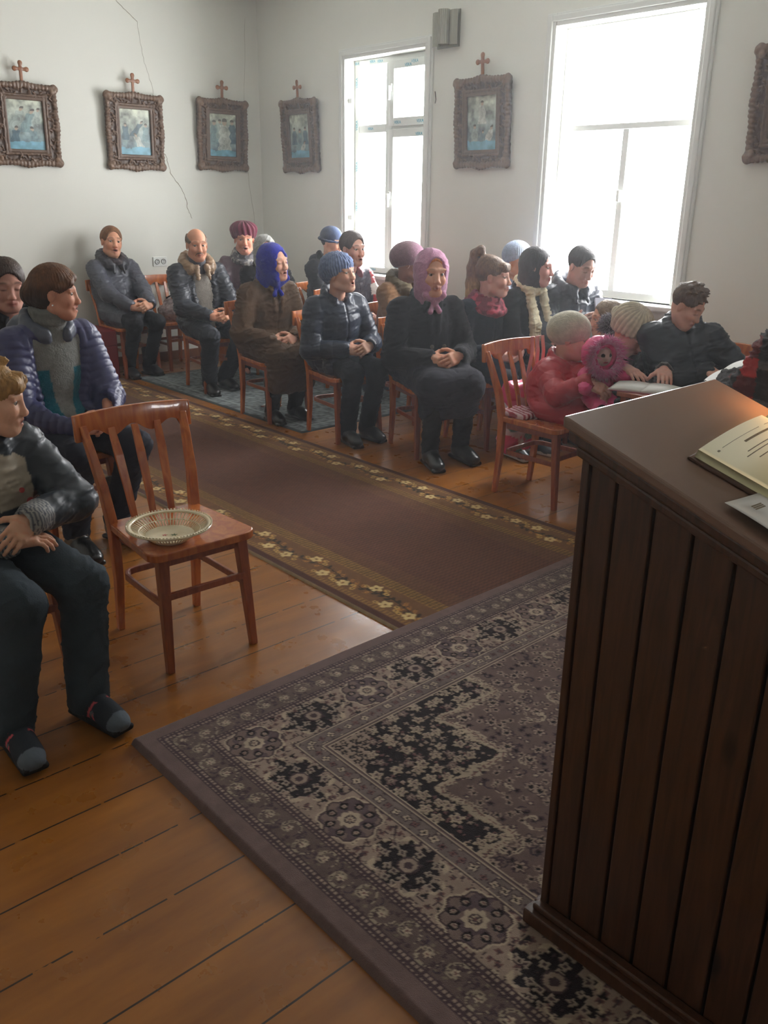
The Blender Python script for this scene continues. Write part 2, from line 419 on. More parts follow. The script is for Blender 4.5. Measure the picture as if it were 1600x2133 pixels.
    B.cap(hl(.081, -.018, -.075-mo*.6), hl(.088, 0, -.0765-mo), .0065*hs, .0075*hs, k=.008, c=1)
    B.cap(hl(.081, .018, -.075-mo*.6), hl(.088, 0, -.0765-mo), .0065*hs, .0075*hs, k=.008, c=1)
    if mouth: B.ell(hl(.094, 0, -.0695), V3(.02, .016*min(1, mouth+.3), .004+.004*mouth)*hs, Rh, k=.004, c=1, sub=True)
    B.cap(hl(-.028, 0, -.04), NB+V3(0, 0, -.02), .052*hs, .056*s, k=.03, c=2)
    B.cap(NB+V3(-.01, 0, -.12*s), pel, .085*s, .1*s, k=.06, c=2)
    B.cap(sh[-1], sh[1], .042*s, .042*s, k=.04, c=2)
    for q in (-1, 1):
        B.cap(sh[q], elb[q], .042*s, .034*s, k=.03, c=2)
        B.cap(elb[q], wrp[q], .034*s, .025*hs, k=.02, c=3)
        B.cap(pel+V3(.02, q*.05*s, 0), kne[q], .07*s, .045*s, k=.04, c=2)
        B.cap(kne[q], ank[q], .045*s, .028*s, k=.03, c=2)
        B.cap(ank[q]-V3(0, 0, .03*s), ank[q]+V3(.09*s, 0, -.05*s), .022*s, .016*s, k=.02, c=2)
        hand(B, wrp[q], hdir[q], hn[q], -q if True else q, hs=hs*.98, curl=hd.get('curl', (22, 38, 32)), thumb=hd.get('thumb', (.55, .75, -.35)))
    sk = np.array(srgb(*skin))*1.15*np.array([.97, 1.02, 1.06]); lp = np.array(srgb(*lipc)); bw = np.array(srgb(*brow))
    def paint(P, c, t, pi):
        C = np.tile(sk, (len(P), 1)); Q = (P-Hc)@Rh/hs
        C *= (1+.06*noise(P, 60, 3))[:, None]
        hd_ = (np.linalg.norm(P-Hc, axis=1) < .15*hs)
        def blend(w, col, a=1.):
            w = (np.clip(w, 0, 1)*a*hd_)[:, None]; return C*(1-w)+col*w
        for q in (-1, 1): C = blend(np.exp(-((Q[:, 0]-.065)**2+(Q[:, 1]-q*.04)**2+(Q[:, 2]+.03)**2)/.022**2), sk*np.array([1.05, .78, .74]), .4)
        C = blend(np.exp(-((Q[:, 0]-.112)**2+Q[:, 1]**2+(Q[:, 2]+.037)**2)/.017**2), sk*np.array([1.03, .78, .72]), .4)
        lm = np.exp(-((Q[:, 1]/.022)**4+((Q[:, 2]+.069)/(.011+mo*.8))**4))*(Q[:, 0] > .07); C = blend(lm, lp, .8)
        if mouth: C = blend((np.exp(-((Q[:, 1]/.016)**4+((Q[:, 2]+.0695)/(.004+.003*mouth))**4)))*(Q[:, 0] > .06), np.array((.03, .008, .008)), .95)
        else: C = blend(np.exp(-((Q[:, 1]/.021)**4+((Q[:, 2]+.0695)/.0028)**2))*(Q[:, 0] > .07), lp*.35, .7)
        ab = np.abs(Q[:, 1])
        C = blend(np.exp(-(((ab-.032)/.017)**4+((Q[:, 2]-.03+.12*np.abs(ab-.03))/.0045)**2))*(Q[:, 0] > .04), bw, .75)
        C = blend(np.exp(-(((ab-.031)/.016)**4+((Q[:, 2]-(.005 if eyes else -.004))/.003)**2))*(Q[:, 0] > .05), bw*.6, .7)
        kk = (c == 3) & (noise(P, 90, 5) > .45); C[kk] *= np.array([1.0, .88, .86])
        return C
    body = sdobj('body', B, skin_mat(), root, cols=paint, it=1)
    if eyes:
        for q in (-1, 1):
            r = .0122*hs; n = 12; vs = []; fs = []
            Re = Rh@rot(0, -3 if eyes == 1 else -10)
            for i in range(9):
                a = math.pi*i/8
                for j in range(n): b = 2*math.pi*j/n; vs.append(hl(.0702, q*.031, .001)+Re@V3(math.cos(a)*r, math.sin(a)*math.cos(b)*r, math.sin(a)*math.sin(b)*r))
            for i in range(8):
                for j in range(n): fs.append((i*n+j, i*n+(j+1) % n, (i+1)*n+(j+1) % n, (i+1)*n+j))
            cs = [srgb(186, 174, 164)]*len(vs)
            for i in range(2*n): cs[i] = (.02, .014, .01) if i < n else srgb(70, 60, 50)
            from_arrays('eye', vs, fs, mat('eye_surface', (1, 1, 1), .15, attr=True), root, True, np.array(cs))
    # ---- clothes
    def arm(sd, b, c=0, upto=1., r0=.066, r1=.061, r2=.05):
        for q in (-1, 1):
            we = elb[q]+(wrp[q]-elb[q])*upto
            sd.cap(sh[q], elb[q], r0*b*s*1.06, r1*b*s*1.06, k=.025, c=c); sd.cap(elb[q], we, r1*b*s, r2*b*s, k=.025, c=c+0)
            u = nrm(we-elb[q]); sd.cap(we+u*.03*s, we+u*.09*s, .032*s, .038*s, k=.004, sub=True)
    def torso(sd, b, c=0, hipw=1., d=1.):
        up = NB-pel; tilt = math.degrees(math.atan2(up[0], up[2])); rl = math.degrees(math.atan2(up[1], up[2])); Rt = rot(0, -tilt, -rl)
        sd.ell(NB+V3(-.03*s, 0, -.17*s)*1., V3(.135*b*d, .182*b, .185)*s, Rt, k=.05, c=c)
        sd.ell(pel+up*.38+V3(-.035*s, 0, 0), V3(.16*b*d, .19*b, .17)*s, Rt, k=.06, c=c)
        sd.ell(pel+V3(.03, 0, .03*s), V3(.18*b, .205*b*hipw, .115)*s, k=.06, c=c)
        sd.cap(sh[-1]*.92+NB*.08, sh[1]*.92+NB*.08, .07*b*s, .07*b*s, k=.05, c=c)
    if inner:
        S1 = SD(.007); torso(S1, .9, d=inner.get('d', 1.))
        if inner.get('neck', 1): S1.cap(NB+V3(0, 0, -.04), hl(-.02, 0, -.085), .07*s, .063*hs, k=.02, c=1); S1.cap(hl(-.02, 0, -.085), hl(-.02, 0, -.085)+V3(0, 0, .1), .05*hs, k=.004, sub=True) if 0 else None
        if inner.get('sleeve'): arm(S1, .8)
        sdobj(inner.get('name', 'sweater'), S1, FAB[inner.get('mat', 'knit')](), root, disp=wr(.003, 14, 4), cols=lambda P, c, t, pi: inner['paint'](P, solid(inner['col'], .05)(P, c, t, pi), NB) if inner.get('paint') else solid(inner['col'], .05, {1: inner.get('ncol', inner['col'])})(P, c, t, pi))
    if coat:
        b = coat.get('b', 1.); S1 = SD(coat.get('h', .007)); sk_ = coat.get('skirt', .3)
        torso(S1, b, c=0, hipw=coat.get('hipw', 1.)); arm(S1, b*coat.get('armb', 1), c=coat.get('armc', 0), upto=coat.get('upto', .97))
        if sk_ > 0:
            for q in (-1, 1):
                e = hip[q]+(kne[q]-hip[q])*min(sk_, 1.); S1.cap(hip[q], e, .1*b*s, .086*b*s, k=.05, c=coat.get('skc', 0))
            m = (hip[1]+hip[-1])/2; e = m+((kne[1]+kne[-1])/2-m)*min(sk_, 1.); S1.cap(m, e, .09*b*s, .07*b*s, k=.06, c=coat.get('skc', 0))
        if sk_ > 1:
            ze = coat['hem']; n = 5
            for i in range(n):
                f = i/(n-1); k1 = kne[-1]*(1-f)+kne[1]*f; fl = (f-.5)*.06
                S1.cap(k1+V3(.0, 0, -.01), V3(k1[0]-.03+.02*(i % 2), k1[1]+fl, ze+.05), .075*b*s, .05*b*s, k=.05, c=coat.get('skc', 0))
        S1.cap(NB+V3(.0, 0, -.01), NB+V3(.02, 0, .16), .062*s, .085*s, k=.01, sub=True)
        if coat.get('open'):
            w = coat['open']; S1.cap(NB+V3(.13*s, 0, -.02), pel+(NB-pel)*.3+V3(.23*s, 0, 0), w*s, w*1.1*s, k=.015, sub=True); S1.cap(pel+(NB-pel)*.3+V3(.23*s, 0, 0), pel+V3(.24*s, 0, .06), w*1.1*s, w*s, k=.015, sub=True)
        cl = coat.get('collar', 'stand')
        if cl:
            R_ = .082*s if cl != 'big' else .1*s; rr = {'stand': .02, 'lapel': .017, 'big': .032, 'hood': .022}[cl]*s; g = coat.get('gap', 35)
            pts = []
            for i in range(13):
                a = math.radians(g+(360-2*g)*i/12); zz = (.045 if cl != 'lapel' else .03)-.05*math.cos(a)-.0*abs(math.sin(a))
                pts.append(NB+V3(R_*math.cos(a), R_*math.sin(a)*1.08, zz*s-.01))
            for p, q2 in zip(pts, pts[1:]):
                S1.cap(p, q2, rr, k=.012, c=2); S1.cap(p+V3(0, 0, -.025), q2+V3(0, 0, -.025), rr*1.1, k=.015, c=2)
            if cl == 'hood':
                S1.ell(NB+V3(-.11*s, 0, .0), V3(.06, .13, .07)*s, k=.04, c=2); S1.ell(NB+V3(-.1*s, 0, .08*s), V3(.05, .075, .04)*s, k=.02, sub=True)
            if cl in ('lapel', 'big'):
                for q in (-1, 1): S1.cap(NB+V3(.09*s, q*.04*s, -.0), NB+V3(.125*s, q*(.05 if cl == 'big' else .025)*s, (-.085 if cl == 'big' else -.17)*s), .024*s, .012*s, k=.012, c=2 if cl == 'big' else 0)
        quilt = coat.get('quilt', 0); amp = coat.get('amp', .0075)
        W_ = wr(amp, coat.get('wsc', 8), sum(ord(ch) for ch in key) % 50, (1, 1, 1.3))
        def cd(P, c, t, pi, quilt=quilt):
            d = W_(P, c, t, pi)
            if quilt:
                isc = np.array([q[0] == 'c' and not q[7] for q in S1.p])[pi] & (c != 2)
                u = np.where(isc, t, P[:, 2]+.0*P[:, 0])/quilt; d = d*.6+.006*(np.abs(np.sin(np.pi*u))**.5-.6)*(c != 2)
            if not coat.get('open'): d = d-.006*np.exp(-((P[:, 1]-NB[1]*np.clip((P[:, 2]-PZ)/(NB[2]-PZ), 0, 1)-.01)/.006)**2)*(P[:, 0] > .06*s)*(P[:, 2] > PZ+.05)*(c != 2)
            return d
        cf = coat.get('paint')
        base_c = solid(coat['col'], .06, {2: coat.get('ccol', coat['col']), 4: coat.get('c4', coat['col']), 5: coat.get('c5', coat['col'])})
        def cpaint(P, c, t, pi):
            C = base_c(P, c, t, pi)
            return cf(P, C, dict(NB=NB, pel=pel, sh=sh, elb=elb, wrp=wrp, s=s, c=c, t=t, pi=pi)) if cf else C
        sdobj(coat.get('name', 'coat'), S1, FAB[coat.get('mat', 'wool')](), root, disp=cd, cols=cpaint)
    if legs:
        S1 = SD(.007); b = legs.get('b', 1.); L = legs.get('r', (.088, .066, .052))
        S1.ell(pel+V3(.0, 0, -.0), V3(.13, .16, .1)*s*b, k=.04)
        for q in (-1, 1):
            S1.cap(hip[q], kne[q], L[0]*b*s, L[1]*b*s, k=.03); S1.cap(kne[q], ank[q]+V3(-.005, 0, legs.get('up', .0)-.012*s), L[1]*b*s*.97, L[2]*b*s, k=.03)
        sdobj(legs.get('name', 'trousers'), S1, FAB[legs.get('mat', 'cotton')](), root, disp=wr(legs.get('amp', .006), 9, 5, (1, 1, .8)), cols=solid(legs['col'], .08) if not legs.get('paint') else (lambda P, c, t, pi: legs['paint'](P, solid(legs['col'], .08)(P, c, t, pi))))
    if shoes:
        for q in (-1, 1):
            S1 = SD(.0045); a = ank[q].copy(); fy = q*.12+shoes.get('yaw', 0); z0 = a[2]-.09*s; D = V3(math.cos(fy), math.sin(fy), 0); ss = s*shoes.get('b', 1.); R = rot(math.degrees(fy)); fp = shoes.get('pitch', 0)
            ft = V3(a[0], a[1], z0)
            S1.ell(ft+D*-.02*ss+V3(0, 0, .055*ss), V3(.055, .042, .055)*ss, R, k=.03, c=0)
            S1.ell(ft+D*.06*ss+V3(0, 0, .052*ss), V3(.085, .044, .044)*ss, R, k=.04, c=0)
            S1.ell(ft+D*.135*ss+V3(0, 0, .033*ss), V3(.058, .045, .033)*ss, R, k=.03, c=0)
            S1.cap(a+V3(0, 0, -.03*ss), a+V3(0, 0, .012*ss+shoes.get('shaft', 0)), .042*ss, (.046 if not shoes.get('shaft') else .054)*ss, k=.03, c=1 if shoes.get('shaftcol') else 0)
            S1.box(ft+D*.055*ss+V3(0, 0, .01*ss), V3(.128, .042, .011)*ss, R, rd=.009, k=.004, c=2)
            if shoes.get('strap'): S1.cap(ft+D*.05*ss+R@V3(0, .038, .045)*ss, ft+D*.075*ss+R@V3(0, -.036, .055)*ss, .012*ss, k=.006, c=4)
            def sp(P, c, t, pi, ft=ft, D=D):
                C = solid(shoes['col'], .05, {1: shoes.get('shaftcol', shoes['col']), 2: shoes.get('sole', (25, 24, 24)), 4: shoes.get('strap', (90, 95, 100))})(P, c, t, pi)
                if shoes.get('stripes'):
                    x = (P-ft)@D; m = (np.sin((x-.35*P[:, 2])*2*math.pi/.026) > .25) & (x > .0) & (x < .08) & (P[:, 2]-ft[2] > .03) & (P[:, 2]-ft[2] < .085) & (np.abs((P-ft)@V3(-D[1], D[0], 0)) > .02); C[m] = srgb(*shoes['stripes'])
                    m = x > .14; C[m & (c != 2)] = srgb(95, 105, 115)
                return C
            sdobj('boot' if shoes.get('shaft') else 'shoe', S1, FAB[shoes.get('mat', 'leather')](), root, disp=(lambda P, c, t, pi: .008*np.abs(noise(P, 60, 2))*(c == 1)) if shoes.get('shaftcol') else None, cols=sp, it=1)
    # ---- hair and hats
    bulk = lambda a: hs*a
    if hair:
        k_ = hair['k']; S1 = SD(.0045); hb = hair.get('b', 1.)
        S1.ell(hl(-.021, 0, .034), V3(.1, .081, .09)*hs*hb, Rh, k=.02)
        if k_ in ('bob', 'long'): S1.ell(hl(-.03, 0, -.01), V3(.084, .08, .085)*hs*hb, Rh, k=.03)
        if k_ == 'bob': S1.ell(hl(-.025, 0, -.07), V3(.085, .09, .085)*hs*hb, Rh, k=.03); S1.ell(hl(-.04, 0, -.11), V3(.075, .086, .06)*hs*hb, Rh, k=.03)
        if k_ == 'pony':
            S1.ell(hl(-.05, 0, .07), V3(.06, .06, .06)*hs, Rh, k=.03)
            pts = [(-.075, 0, .105), (-.095, 0, .158), (-.125, 0, .13), (-.135, 0, .05), (-.135, .0, -.05), (-.15, 0, -.17)]; rs = [.018, .026, .034, .042, .046, .03]
            for i in range(5): S1.cap(hl(*pts[i]), hl(*pts[i+1]), rs[i]*hs, rs[i+1]*hs, k=.015, c=1)
        if k_ == 'updo': S1.ell(hl(-.034, 0, -.035), V3(.07, .063, .07)*hs, Rh, k=.04); S1.ell(hl(-.11, 0, -.01), V3(.045, .05, .055)*hs, Rh, k=.02); S1.ell(hl(-.0, 0, .07), V3(.085, .08, .06)*hs, Rh, k=.03)
        if k_ == 'spiky':
            for i in range(26):
                a = random.uniform(0, 6.28); e = random.uniform(.2, 1.4); v = V3(math.cos(a)*math.cos(e), math.sin(a)*math.cos(e), math.sin(e))
                p = V3(-.02, 0, .036)+v*V3(.1, .08, .088); S1.cap(hl(*p), hl(*(p+v*.018+V3(.015, 0, 0))), .012*hs, .004*hs, k=.01)
        fz = hair.get('fz', .008)   # fringe
        S1.ell(hl(.105, 0, -.035+fz), V3(.08, .076 if k_ != 'bob' else .062, .112)*hs, Rh, k=.01, sub=True)
        if k_ in ('short', 'spiky', 'bald'):
            S1.box(hl(0, 0, -.125), V3(.2, .2, .075)*hs, Rh, k=.01, sub=True)
            for q in (-1, 1): S1.ell(hl(.01, q*.09, -.02), V3(.034, .03, .04)*hs, Rh, k=.008, sub=True)
        if k_ == 'bald': S1.ell(hl(.02, 0, .09), V3(.125, .075, .085)*hs, Rh, k=.01, sub=True)
        if k_ in ('pony', 'updo'):
            None
            for q in (-1, 1): S1.ell(hl(.012, q*.09, -.022), V3(.036, .03, .042)*hs, Rh, k=.008, sub=True)
        if hair.get('sweep'):
            for a_, b_ in (((.05, .035, .09), (.078, -.01, .072)), ((.078, -.01, .072), (.07, -.05, .05)), ((.07, -.05, .05), (.035, -.074, .03))): S1.cap(hl(*a_), hl(*b_), .019*hs, .015*hs, k=.015)
        if fz < -.001 or hair.get('bang'): S1.cap(hl(.07, -.035, .06), hl(.07, .035, .06), .024*hs, .024*hs, k=.02); S1.cap(hl(.083, -.03, .045), hl(.083, .03, .045), .012*hs, .012*hs, k=.01)
        hc = np.array(srgb(*hair['col'])); hc2 = np.array(srgb(*hair.get('col2', hair['col'])))
        def hp_(P, c, t, pi):
            Q = (P-Hc)@Rh; w = np.clip(.5+.7*noise(Q*np.array([1, 1, .3]), 150, 8)+.4*noise(Q, 30, 9), 0, 1)[:, None]; w2 = np.clip((hair.get('z2', .02)-Q[:, 2])/.08, 0, 1)[:, None] if 'col2' in hair else 0
            return (hc*(1-w2)+hc2*w2)*(.7+.5*w)
        def hdsp(P, c, t, pi):
            Q = (P-Hc)@Rh; a = np.arctan2(Q[:, 1], Q[:, 0]+.02); return .0013*np.sin(a*52+9*noise(Q, 12, 3))+.0022*noise(Q, 26, 2)+.001*noise(Q, 90, 2)
        sdobj('hair', S1, FAB['hair'](), root, disp=hdsp, cols=hp_, it=1)
        if k_ == 'pony': 
            m = MB(); m.tube([hl(-.1, .024*math.cos(a), .115+.0*a) + Rh@V3(.02*math.sin(a), 0, 0)*hs for a in np.linspace(0, 6.28, 14)], .006, 6); m.build('hair_tie', mat('black_elastic', (.01, .01, .012), .6), root, smooth=True)
        if k_ == 'updo':
            m = MB()
            m.sweep([hl(-.135, .0+.03*math.sin(a), -.02+.05*math.cos(a)) for a in np.linspace(.1, 3., 8)], .02, .01)
            for a in np.linspace(.3, 2.9, 7): m.bar(hl(-.135, .03*math.sin(a), -.02+.05*math.cos(a)), hl(-.1, .045*math.sin(a), -.02+.06*math.cos(a)), .005, .004)
            m.build('hair_claw', mat('grey_plastic', srgb(70, 80, 85), .35), root, bevel=.001)
    if hat:
        k_ = hat['k']; S1 = SD(.0045); rib = 0; A = .0
        if k_ in ('beanie', 'slouch'):
            r = V3(.114, .097, .095) if k_ == 'beanie' else V3(.117, .1, .1)
            S1.ell(hl(-.022, 0, .045), r*hs, Rh, k=.02)
            S1.ell(hl(-.05, 0, .03), V3(.09, .09, .09)*hs*(1.12 if hat.get('puff') else 1), Rh, k=.02)
            T_ = Rh@rot(0, hat.get('tilt', 18))
            S1.box(hl(.02, 0, -.1-hat.get('low', 0)), V3(.3, .2, .088)*hs, T_, rd=.005, k=.008, sub=True)
            if hat.get('cuff', 1):
                for i in range(18):
                    a0, a1 = 2*math.pi*i/18, 2*math.pi*(i+1)/18; f = lambda a: hl(*(V3(.0+.0, 0, .0)+rot(0, hat.get('tilt', 18))@V3(-.012+.097*math.cos(a), .083*math.sin(a), .01)))
                    S1.cap(f(a0), f(a1), .013*hs, k=.01, c=1)
            if k_ == 'slouch': S1.ell(hl(-.09, 0, .03), V3(.06, .075, .065)*hs, Rh, k=.04)
            if hat.get('pom'): S1.ell(hl(*hat['pom']), V3(.035, .035, .035)*hs, Rh, k=.006, c=3)
            rib = hat.get('rib', 40); A = hat.get('amp', .0022)
        elif k_ == 'beret':
            S1.ell(hl(-.03, 0, .075), V3(.112, .112, .07)*hs, Rh, k=.02); S1.ell(hl(-.025, 0, .03), V3(.105, .095, .05)*hs, Rh, k=.03, c=1)
            S1.box(hl(.03, 0, -.07), V3(.3, .2, .08)*hs, Rh@rot(0, 14), k=.008, sub=True); rib = 14; A = .005
        elif k_ == 'cloche':
            S1.ell(hl(-.02, 0, .05), V3(.108, .093, .092)*hs, Rh, k=.02)
            for i in range(18):
                a0, a1 = 2*math.pi*i/18, 2*math.pi*(i+1)/18; f = lambda a: hl(-.01+.122*math.cos(a), .105*math.sin(a), .022-.02*math.cos(a)*.5)
                S1.cap(f(a0), f(a1), .009*hs, k=.012, c=1)
            S1.box(hl(0, 0, -.09), V3(.3, .2, .09)*hs, Rh@rot(0, 5), k=.006, sub=True)
        elif k_ == 'shawl':
            S1.ell(hl(-.022, 0, .022), V3(.114, .096, .108)*hs, Rh, k=.02)
            S1.ell(hl(-.015, 0, -.06), V3(.1, .088, .1)*hs, Rh, k=.04)
            S1.cap(hl(-.02, 0, -.09), NB+V3(.0, 0, -.005), .08*s, .098*s, k=.04)
            if hat.get('drape'): S1.cap(hl(-.08, 0, -.03), NB+V3(-.09, 0, -.09), .06*s, .09*s, k=.05)
            S1.ell(hl(.112, 0, -.004+hat.get('ft', 0)), V3(.076, hat.get('fw', .058), .098)*hs, Rh, k=.012, sub=True)
            for q in (-1, 1): S1.cap(hl(.055, q*.05, -.11), NB+V3(.1, 0, .0), .022*s, .018*s, k=.012)
            S1.ell(NB+V3(.105, 0, -.0), V3(.024, .024, .022)*s, k=.01, c=1)
            for q in (-1, 1): S1.cap(NB+V3(.105, q*.012, -.01), NB+V3(.125, q*.03, -.05), .013*s, .018*s, k=.008, c=1)
        hcol = np.array(srgb(*hat['col'])); hc2 = np.array(srgb(*hat.get('col2', hat['col'])))
        def hpn(P, c, t, pi):
            Q = (P-Hc)@Rh; a = np.arctan2(Q[:, 1], Q[:, 0]+.02)
            if hat.get('stripe'): w = (np.sin(Q[:, 2]*2*math.pi/hat['stripe']) > .2)*1.
            else: w = np.clip((Q[:, 0]+.02)/.08, 0, 1) if 'col2' in hat else 0*a
            C = hcol*(1-w[:, None])+hc2*w[:, None]
            if k_ in ('beanie', 'slouch') and rib: C = C*(1+.18*np.sin(a*rib))[:, None]
            return C*(1+.12*noise(P, 60, 1))[:, None]
        def hds(P, c, t, pi):
            Q = (P-Hc)@Rh; a = np.arctan2(Q[:, 1], Q[:, 0]+.02)
            if k_ == 'shawl': return wr(.005, 10, 3, (1, 1, .6))(P, c, t, pi)
            return (A*np.sin(a*rib+(25*Q[:, 2] if k_ == 'beret' else 0)) if rib else 0*a)+(.006*noise(P, 55, 4) if hat.get('fuzz') else 0)
        sdobj(hat.get('name', 'knitted_hat' if k_ != 'shawl' else 'headscarf'), S1, FAB[hat.get('mat', 'knit')](), root, disp=hds, cols=hpn, it=1)
    if scarf:
        S1 = SD(.006); k_ = scarf['k']
        n = 16
        for lay in range(scarf.get('lay', 2)):
            for i in range(n):
                a0, a1 = 2*math.pi*i/n, 2*math.pi*(i+1)/n; f = lambda a: NB+V3((.085+.02*lay)*math.cos(a)+.01, (.085+.02*lay)*math.sin(a), .045-.035*lay-.04*math.cos(a))*s
                S1.cap(f(a0), f(a1), .026*s, k=.01)
        if k_ == 'tails':
            for q in (-1, 1):
                for off in (-.022, .0, .022):
                    S1.cap(NB+V3(.07, q*.06+off*.5, .02)*1., NB+V3(.16, q*.075+off, -.2), .02, .022, k=.02); S1.cap(NB+V3(.16, q*.075+off, -.2), NB+V3(.2, q*.095+off, -.42), .022, .02, k=.02)
        sc = np.array(srgb(*scarf['col'])); sc2 = np.array(srgb(*scarf.get('col2', scarf['col'])))
        sdobj('scarf', S1, FAB[scarf.get('mat', 'cotton')](), root, disp=wr(.006, 12, 7), cols=lambda P, c, t, pi: np.where((noise(P, 38, 5) > .15)[:, None], sc2, sc)*(1+.1*noise(P, 90, 6))[:, None])
    J = dict(root=root, NB=NB, pel=pel, sh=sh, elb=elb, wrp=wrp, hl=hl, Rh=Rh, hip=hip, kne=kne, ank=ank, s=s)
    PEOPLE[key] = J
    return J
# ---------------------------------------------------------------- room
XL, XR, YB, YF, ZC = -8.0, 2.6, 5.49, -2.2, 3.45
plaster = mat('painted_plaster', srgb(229, 230, 222), .75, bump=(5, .25), vary=.035, vscale=1.2)
white_paint = mat('white_gloss_paint', srgb(225, 228, 224), .35, bump=(20, .12), vary=.04, vscale=5)
def struct(o): o['kind'] = 'structure'; return o
Z0, Z1 = .92, 2.73
m = MB(); xs = XL-.35
for a, b in WINX:
    m.box(xs, a, YB, YB+.2, 0, ZC); m.box(a, b, YB, YB+.2, 0, Z0); m.box(a, b, YB, YB+.2, Z1, ZC); xs = b
m.box(xs, XR, YB, YB+.2, 0, ZC)
struct(m.build('wall_back', plaster))
wl = struct(MB().box(XL-.35, XL, YF-.35, YB, 0, ZC).build('wall_left', plaster))
m = MB(); m.box(XR, XR+.28, YF-.35, 2.45, 0, ZC).box(XR, XR+.28, 3.05, YB+.2, 0, ZC).box(XR, XR+.28, 2.45, 3.05, 0, 1.8).box(XR, XR+.28, 2.45, 3.05, 2.4, ZC)
struct(m.build('wall_right', plaster))
m = MB(); m.box(XL, XR, YF-.35, YF, 0, ZC)
struct(m.build('wall_front', plaster))
struct(MB().box(XL-.35, XR+.35, YF-.35, YB+.2, ZC, ZC+.2).build('ceiling', plaster))

def floor_mat():
    m = bpy.data.materials.new('painted_floorboards'); m.use_nodes = True; nt = m.node_tree; N = nt.nodes; L = nt.links; p = N['Principled BSDF']
    tc = N.new('ShaderNodeTexCoord'); sp = N.new('ShaderNodeSeparateXYZ'); L.new(tc.outputs['Object'], sp.inputs[0])
    def mth(op, a, b=None, c=None):
        n = N.new('ShaderNodeMath'); n.operation = op
        for i, v in enumerate((a, b, c)):
            if v is None: continue
            if isinstance(v, (int, float)): n.inputs[i].default_value = v
            else: L.new(v, n.inputs[i])
        return n.outputs[0]
    wob = N.new('ShaderNodeTexNoise'); wob.inputs['Scale'].default_value = 3; L.new(tc.outputs['Object'], wob.inputs[0])
    x = mth('ADD', sp.outputs[0], mth('MULTIPLY', wob.outputs[0], .006)); u = mth('DIVIDE', mth('ADD', x, 20.086-.003), .2155); fr = mth('FRACT', u); idn = mth('FLOOR', u)
    gap = mth('LESS_THAN', mth('ABSOLUTE', mth('SUBTRACT', fr, .5)), .488)   # 1 on board
    brk = N.new('ShaderNodeTexNoise'); brk.inputs['Scale'].default_value = 14; L.new(tc.outputs['Object'], brk.inputs[0])
    gap = mth('MAXIMUM', gap, mth('GREATER_THAN', brk.outputs[0], .60))
    wn = N.new('ShaderNodeTexWhiteNoise'); wn.noise_dimensions = '1D'; L.new(idn, wn.inputs['W'])
    mp = N.new('ShaderNodeMapping'); mp.inputs['Scale'].default_value = (5, .9, 1); L.new(tc.outputs['Object'], mp.inputs[0])
    n1 = N.new('ShaderNodeTexNoise'); n1.inputs['Scale'].default_value = 2.2; n1.inputs['Detail'].default_value = 8; n1.inputs['Roughness'].default_value = .6; L.new(mp.outputs[0], n1.inputs[0])
    r = N.new('ShaderNodeValToRGB'); r.color_ramp.elements[0].position = .3; r.color_ramp.elements[1].position = .75
    r.color_ramp.elements[0].color = (*srgb(126, 74, 20), 1); r.color_ramp.elements[1].color = (*srgb(164, 104, 34), 1); L.new(n1.outputs[0], r.inputs[0])
    sc = N.new('ShaderNodeVectorMath'); sc.operation = 'SCALE'; L.new(r.outputs[0], sc.inputs[0]); L.new(mth('MULTIPLY_ADD', wn.outputs[0], .16, .92), sc.inputs['Scale'])
    vo = N.new('ShaderNodeTexVoronoi'); vo.inputs['Scale'].default_value = 5; L.new(tc.outputs['Object'], vo.inputs[0])
    chip = mth('LESS_THAN', vo.outputs['Distance'], .018)
    mx = N.new('ShaderNodeMix'); mx.data_type = 'RGBA'; L.new(chip, mx.inputs[0]); L.new(sc.outputs[0], mx.inputs[6]); mx.inputs[7].default_value = (*srgb(190, 150, 100), 1)
    mx2 = N.new('ShaderNodeMix'); mx2.data_type = 'RGBA'; L.new(gap, mx2.inputs[0]); mx2.inputs[6].default_value = (*srgb(40, 22, 10), 1); L.new(mx.outputs[2], mx2.inputs[7])
    L.new(mx2.outputs[2], p.inputs['Base Color'])
    n2 = N.new('ShaderNodeTexNoise'); n2.inputs['Scale'].default_value = 9; n2.inputs['Detail'].default_value = 6; L.new(tc.outputs['Object'], n2.inputs[0])
    L.new(mth('MULTIPLY_ADD', n2.outputs[0], .3, .16), p.inputs['Roughness'])
    b = N.new('ShaderNodeBump'); b.inputs['Strength'].default_value = .5; b.inputs['Distance'].default_value = .004
    L.new(mth('ADD', gap, mth('MULTIPLY', n1.outputs[0], .6)), b.inputs['Height']); L.new(b.outputs[0], p.inputs['Normal'])
    return m
struct(MB().box(XL-.35, XR+.35, YF-.35, YB+.2, -.1, 0).build('floor', floor_mat()))
bb = mat('brown_skirting_paint', srgb(120, 72, 38), .4)
struct(MB().box(XL, XL+.02, YF, YB, 0, .09).build('baseboard_left', bb, bevel=.004))
struct(MB().box(XL+.02, XR, YB-.02, YB, 0, .09).build('baseboard_back', bb, bevel=.004))
